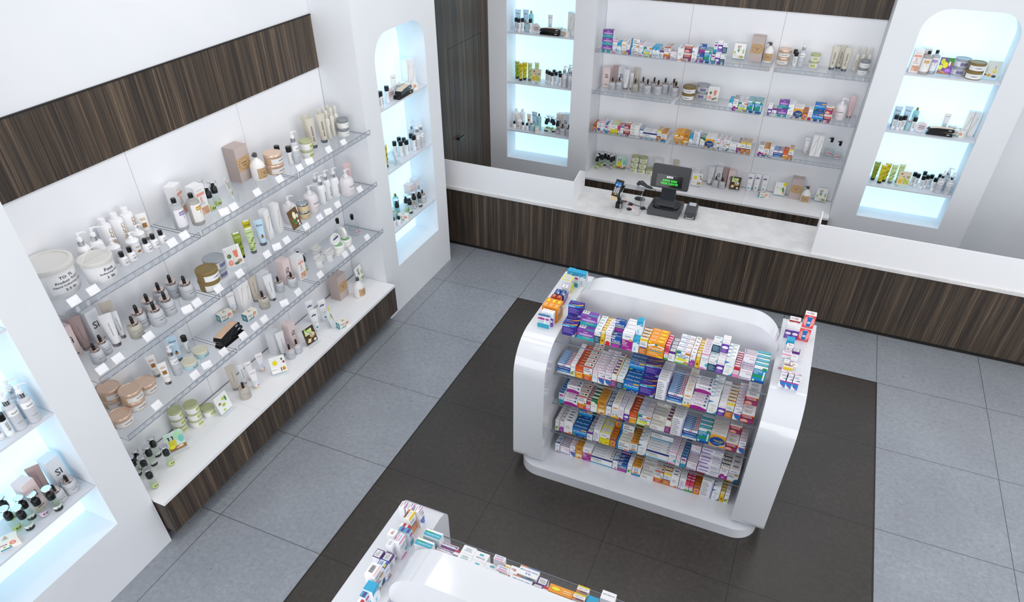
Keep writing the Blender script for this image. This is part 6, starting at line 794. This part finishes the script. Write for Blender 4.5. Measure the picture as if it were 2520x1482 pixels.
# card terminal on its arm
r = root('card_terminal', (1.84, 1.14, CT), 'black card payment terminal on a curved arm left of the till', 'card terminal', 0)
b = MB(); b.box(-.035, .04, -.03, .05, 0, .07, BLACK); b.box(.02, .03, -.032, -.03, .015, .06, M('e8e8ec')); part(r, 'base_block', b)
b = MB(); b.tube([(0, .02, .06), (-.02, .03, .12), (-.03, .015, .2), (-.04, -.01, .27)], [.022, .02, .018, .02, .022], BLACK, 10); part(r, 'arm', b)
X = Matrix.Translation((-.045, -.075, .17)) @ Matrix.Rotation(math.radians(8), 4, 'Y') @ Matrix.Rotation(math.radians(-32), 4, 'X') @ Matrix.Rotation(math.radians(-8), 4, 'Z')
b = MB(); b.box(-.048, .048, 0, .035, 0, .2, M('16171a', .3), X); o = part(r, 'terminal_body', b); bevel(o, .006)
b = MB(); b.box(-.034, .034, -.0015, 0, .118, .168, M('2a78c0', .2), X); b.box(-.028, -.012, -.003, -.0015, .13, .14, M('dcecff'), X); b.box(.012, .028, -.003, -.0015, .13, .14, M('dcecff'), X); part(r, 'screen', b, 'blue terminal screen')
b = MB()
for i in range(3):
    for j in range(4): b.box(-.032+.023*i, -.014+.023*i, -.004, 0, .04+.017*j, .051+.017*j, M('d8dadf'), X)
for i, c in enumerate(('d8342c', 'e8c42a', '2faa4a')): b.box(-.032+.023*i, -.014+.023*i, -.004, 0, .02, .032, M(c), X)
b.box(-.03, .03, -.003, 0, .106, .112, M('c8ccd2'), X); part(r, 'keypad', b, 'keypad with red yellow green keys')
b = MB(); b.add([tuple(X @ Vector(p)) for p in ((-.03, .015, .2), (.03, .015, .2), (.03, .03, .235), (-.03, .03, .235), (.03, .06, .25), (-.03, .06, .25))], [(0, 1, 2, 3), (3, 2, 4, 5)], M('aeb2b8', .5)); part(r, 'paper_slip', b)
b = MB(); b.box(-.03, .03, .008, .01, -.04, .0, M('dcc48a'), X); part(r, 'bank_card', b, 'cream bank card')
# acrylic display with chrome edges
r = root('acrylic_display', (2.0, 1.15, CT), 'clear acrylic countertop display with chrome edges beside the card terminal', 'display')
b = MB()
for x in (-.112, .124): b.box(x-.0015, x+.0015, -.13, .10, 0, .27, ACR)
b.box(-.112, .124, -.131, -.128, 0, .004, ACR); part(r, 'acrylic_box', b)
b = MB(); b.box(-.112, .124, -.03, .07, .268, .273, M('c9cbd0', .3, .5)); part(r, 'top_plate', b, 'brushed chrome top plate')
for x in (-.112, .124):
    b = MB(); b.tube([(x, -.13, .004), (x, -.13, .24), (x-.0, -.11, .262), (x, -.08, .255), (x, -.05, .27)], .0028, CHROME, 8); part(r, 'chrome_edge', b)
b = MB(); b.tube([(-.112, -.13, .003), (.124, -.13, .003)], .0022, M('b8bcc2', .2), 6); part(r, 'base_edge', b)
r = root('barcode_scanner', (2.07, 1.22, CT+.274), 'dark grey hand scanner lying on the chrome-topped acrylic display', 'scanner')
b = MB(); b.tube([(-.05, -.01, .02), (-.03, 0, .045), (.0, 0, .05), (.03, 0, .035), (.06, 0, .02), (.1, .0, .01), (.13, 0, .003)], [.018, .026, .028, .022, .017, .016, .012], M('2e2f33', .35), 12); part(r, 'scanner_body', b)
b = MB(); b.tube([(.125, 0, .002), (.16, .01, -.01), (.18, .03, -.06), (.165, .05, -.15), (.14, .04, -.22), (.115, .03, -.262), (.1, .06, -.269)], .0035, BLACK, 8); part(r, 'cable', b)
LAS = glow('red_laser_line', 'ff8a86', .9)
r = root('laser_line', (1.95, 1.2, CT), 'thin red scanner laser line across the white worktop', 'laser line')
b = MB(); b.quad([(-.13, .21, .0012), (-.126, .213, .0012), (.137, -.128, .0012), (.131, -.131, .0012)], LAS); part(r, 'beam_mark', b)
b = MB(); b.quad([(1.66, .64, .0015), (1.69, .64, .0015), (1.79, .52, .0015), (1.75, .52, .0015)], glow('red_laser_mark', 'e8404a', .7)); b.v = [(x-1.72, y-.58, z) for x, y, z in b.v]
r = root('laser_line', (1.72, .58, 0), 'short red laser mark on the floor in front of the counter', 'laser line'); part(r, 'beam_mark', b)
def keyfob(x, y, rz, lab):
    r = root('key_with_fob', (x, y, CT+.004), lab, 'keys', rz)
    b = MB(); b.prism(rr(-.004, .05, -.026, .026, (.014,)*4, 6), 0, .009, 'z', BLACK); part(r, 'fob', b)
    b = MB(); b.tube([(-.004+.028*math.cos(t)-.028, .014*math.sin(t), .003) for t in [2*PI*k/18 for k in range(19)]], .0016, CHROME, 6); part(r, 'key_ring', b)
keyfob(1.93, 1.265, .1, 'key ring with square black fob lying behind the acrylic display'); keyfob(1.955, 1.15, -.7, 'key ring with tilted black fob inside the acrylic display')
r = root('computer_mouse', (2.02, 1.455, CT), 'dark grey computer mouse at the rear edge of the worktop', 'mouse', .0)
b = MB(); b.lathe([(.001, 0), (.05, .001), (.055, .012), (.045, .026), (.02, .033), (.001, .034)], DK2, 28, None, 1.25, .72); part(r, 'shell', b)
r = root('puck', (2.115, 1.22, CT), 'small round dark puck left of the cash drawer', 'puck'); b = MB(); b.lathe([(.03, 0), (.034, .004), (.033, .018), (.025, .024), (.001, .025)], DK2, 26); part(r, 'puck_body', b)
r = root('coaster', (2.04, 1.10, CT), 'clear round dish on the worktop under the acrylic display', 'dish'); b = MB(); b.lathe([(.034, 0), (.037, .002), (.037, .006), (.034, .004), (.001, .003)], M('dfe2e8', .2), 28); part(r, 'dish_body', b)
r = root('terminal_cable', (1.86, 1.3, CT), 'black cable running from the card terminal to the cash drawer', 'cable'); b = MB(); b.tube([(-.03, -.01, .02), (.02, .01, .012), (.08, .02, .006), (.14, -.02, .005), (.22, -.04, .005), (.3, -.08, .005), (.33, -.1, .006)], .0035, BLACK, 8); b.box(-.05, .03, -.012, .012, .012, .024, BLACK); part(r, 'cord', b)
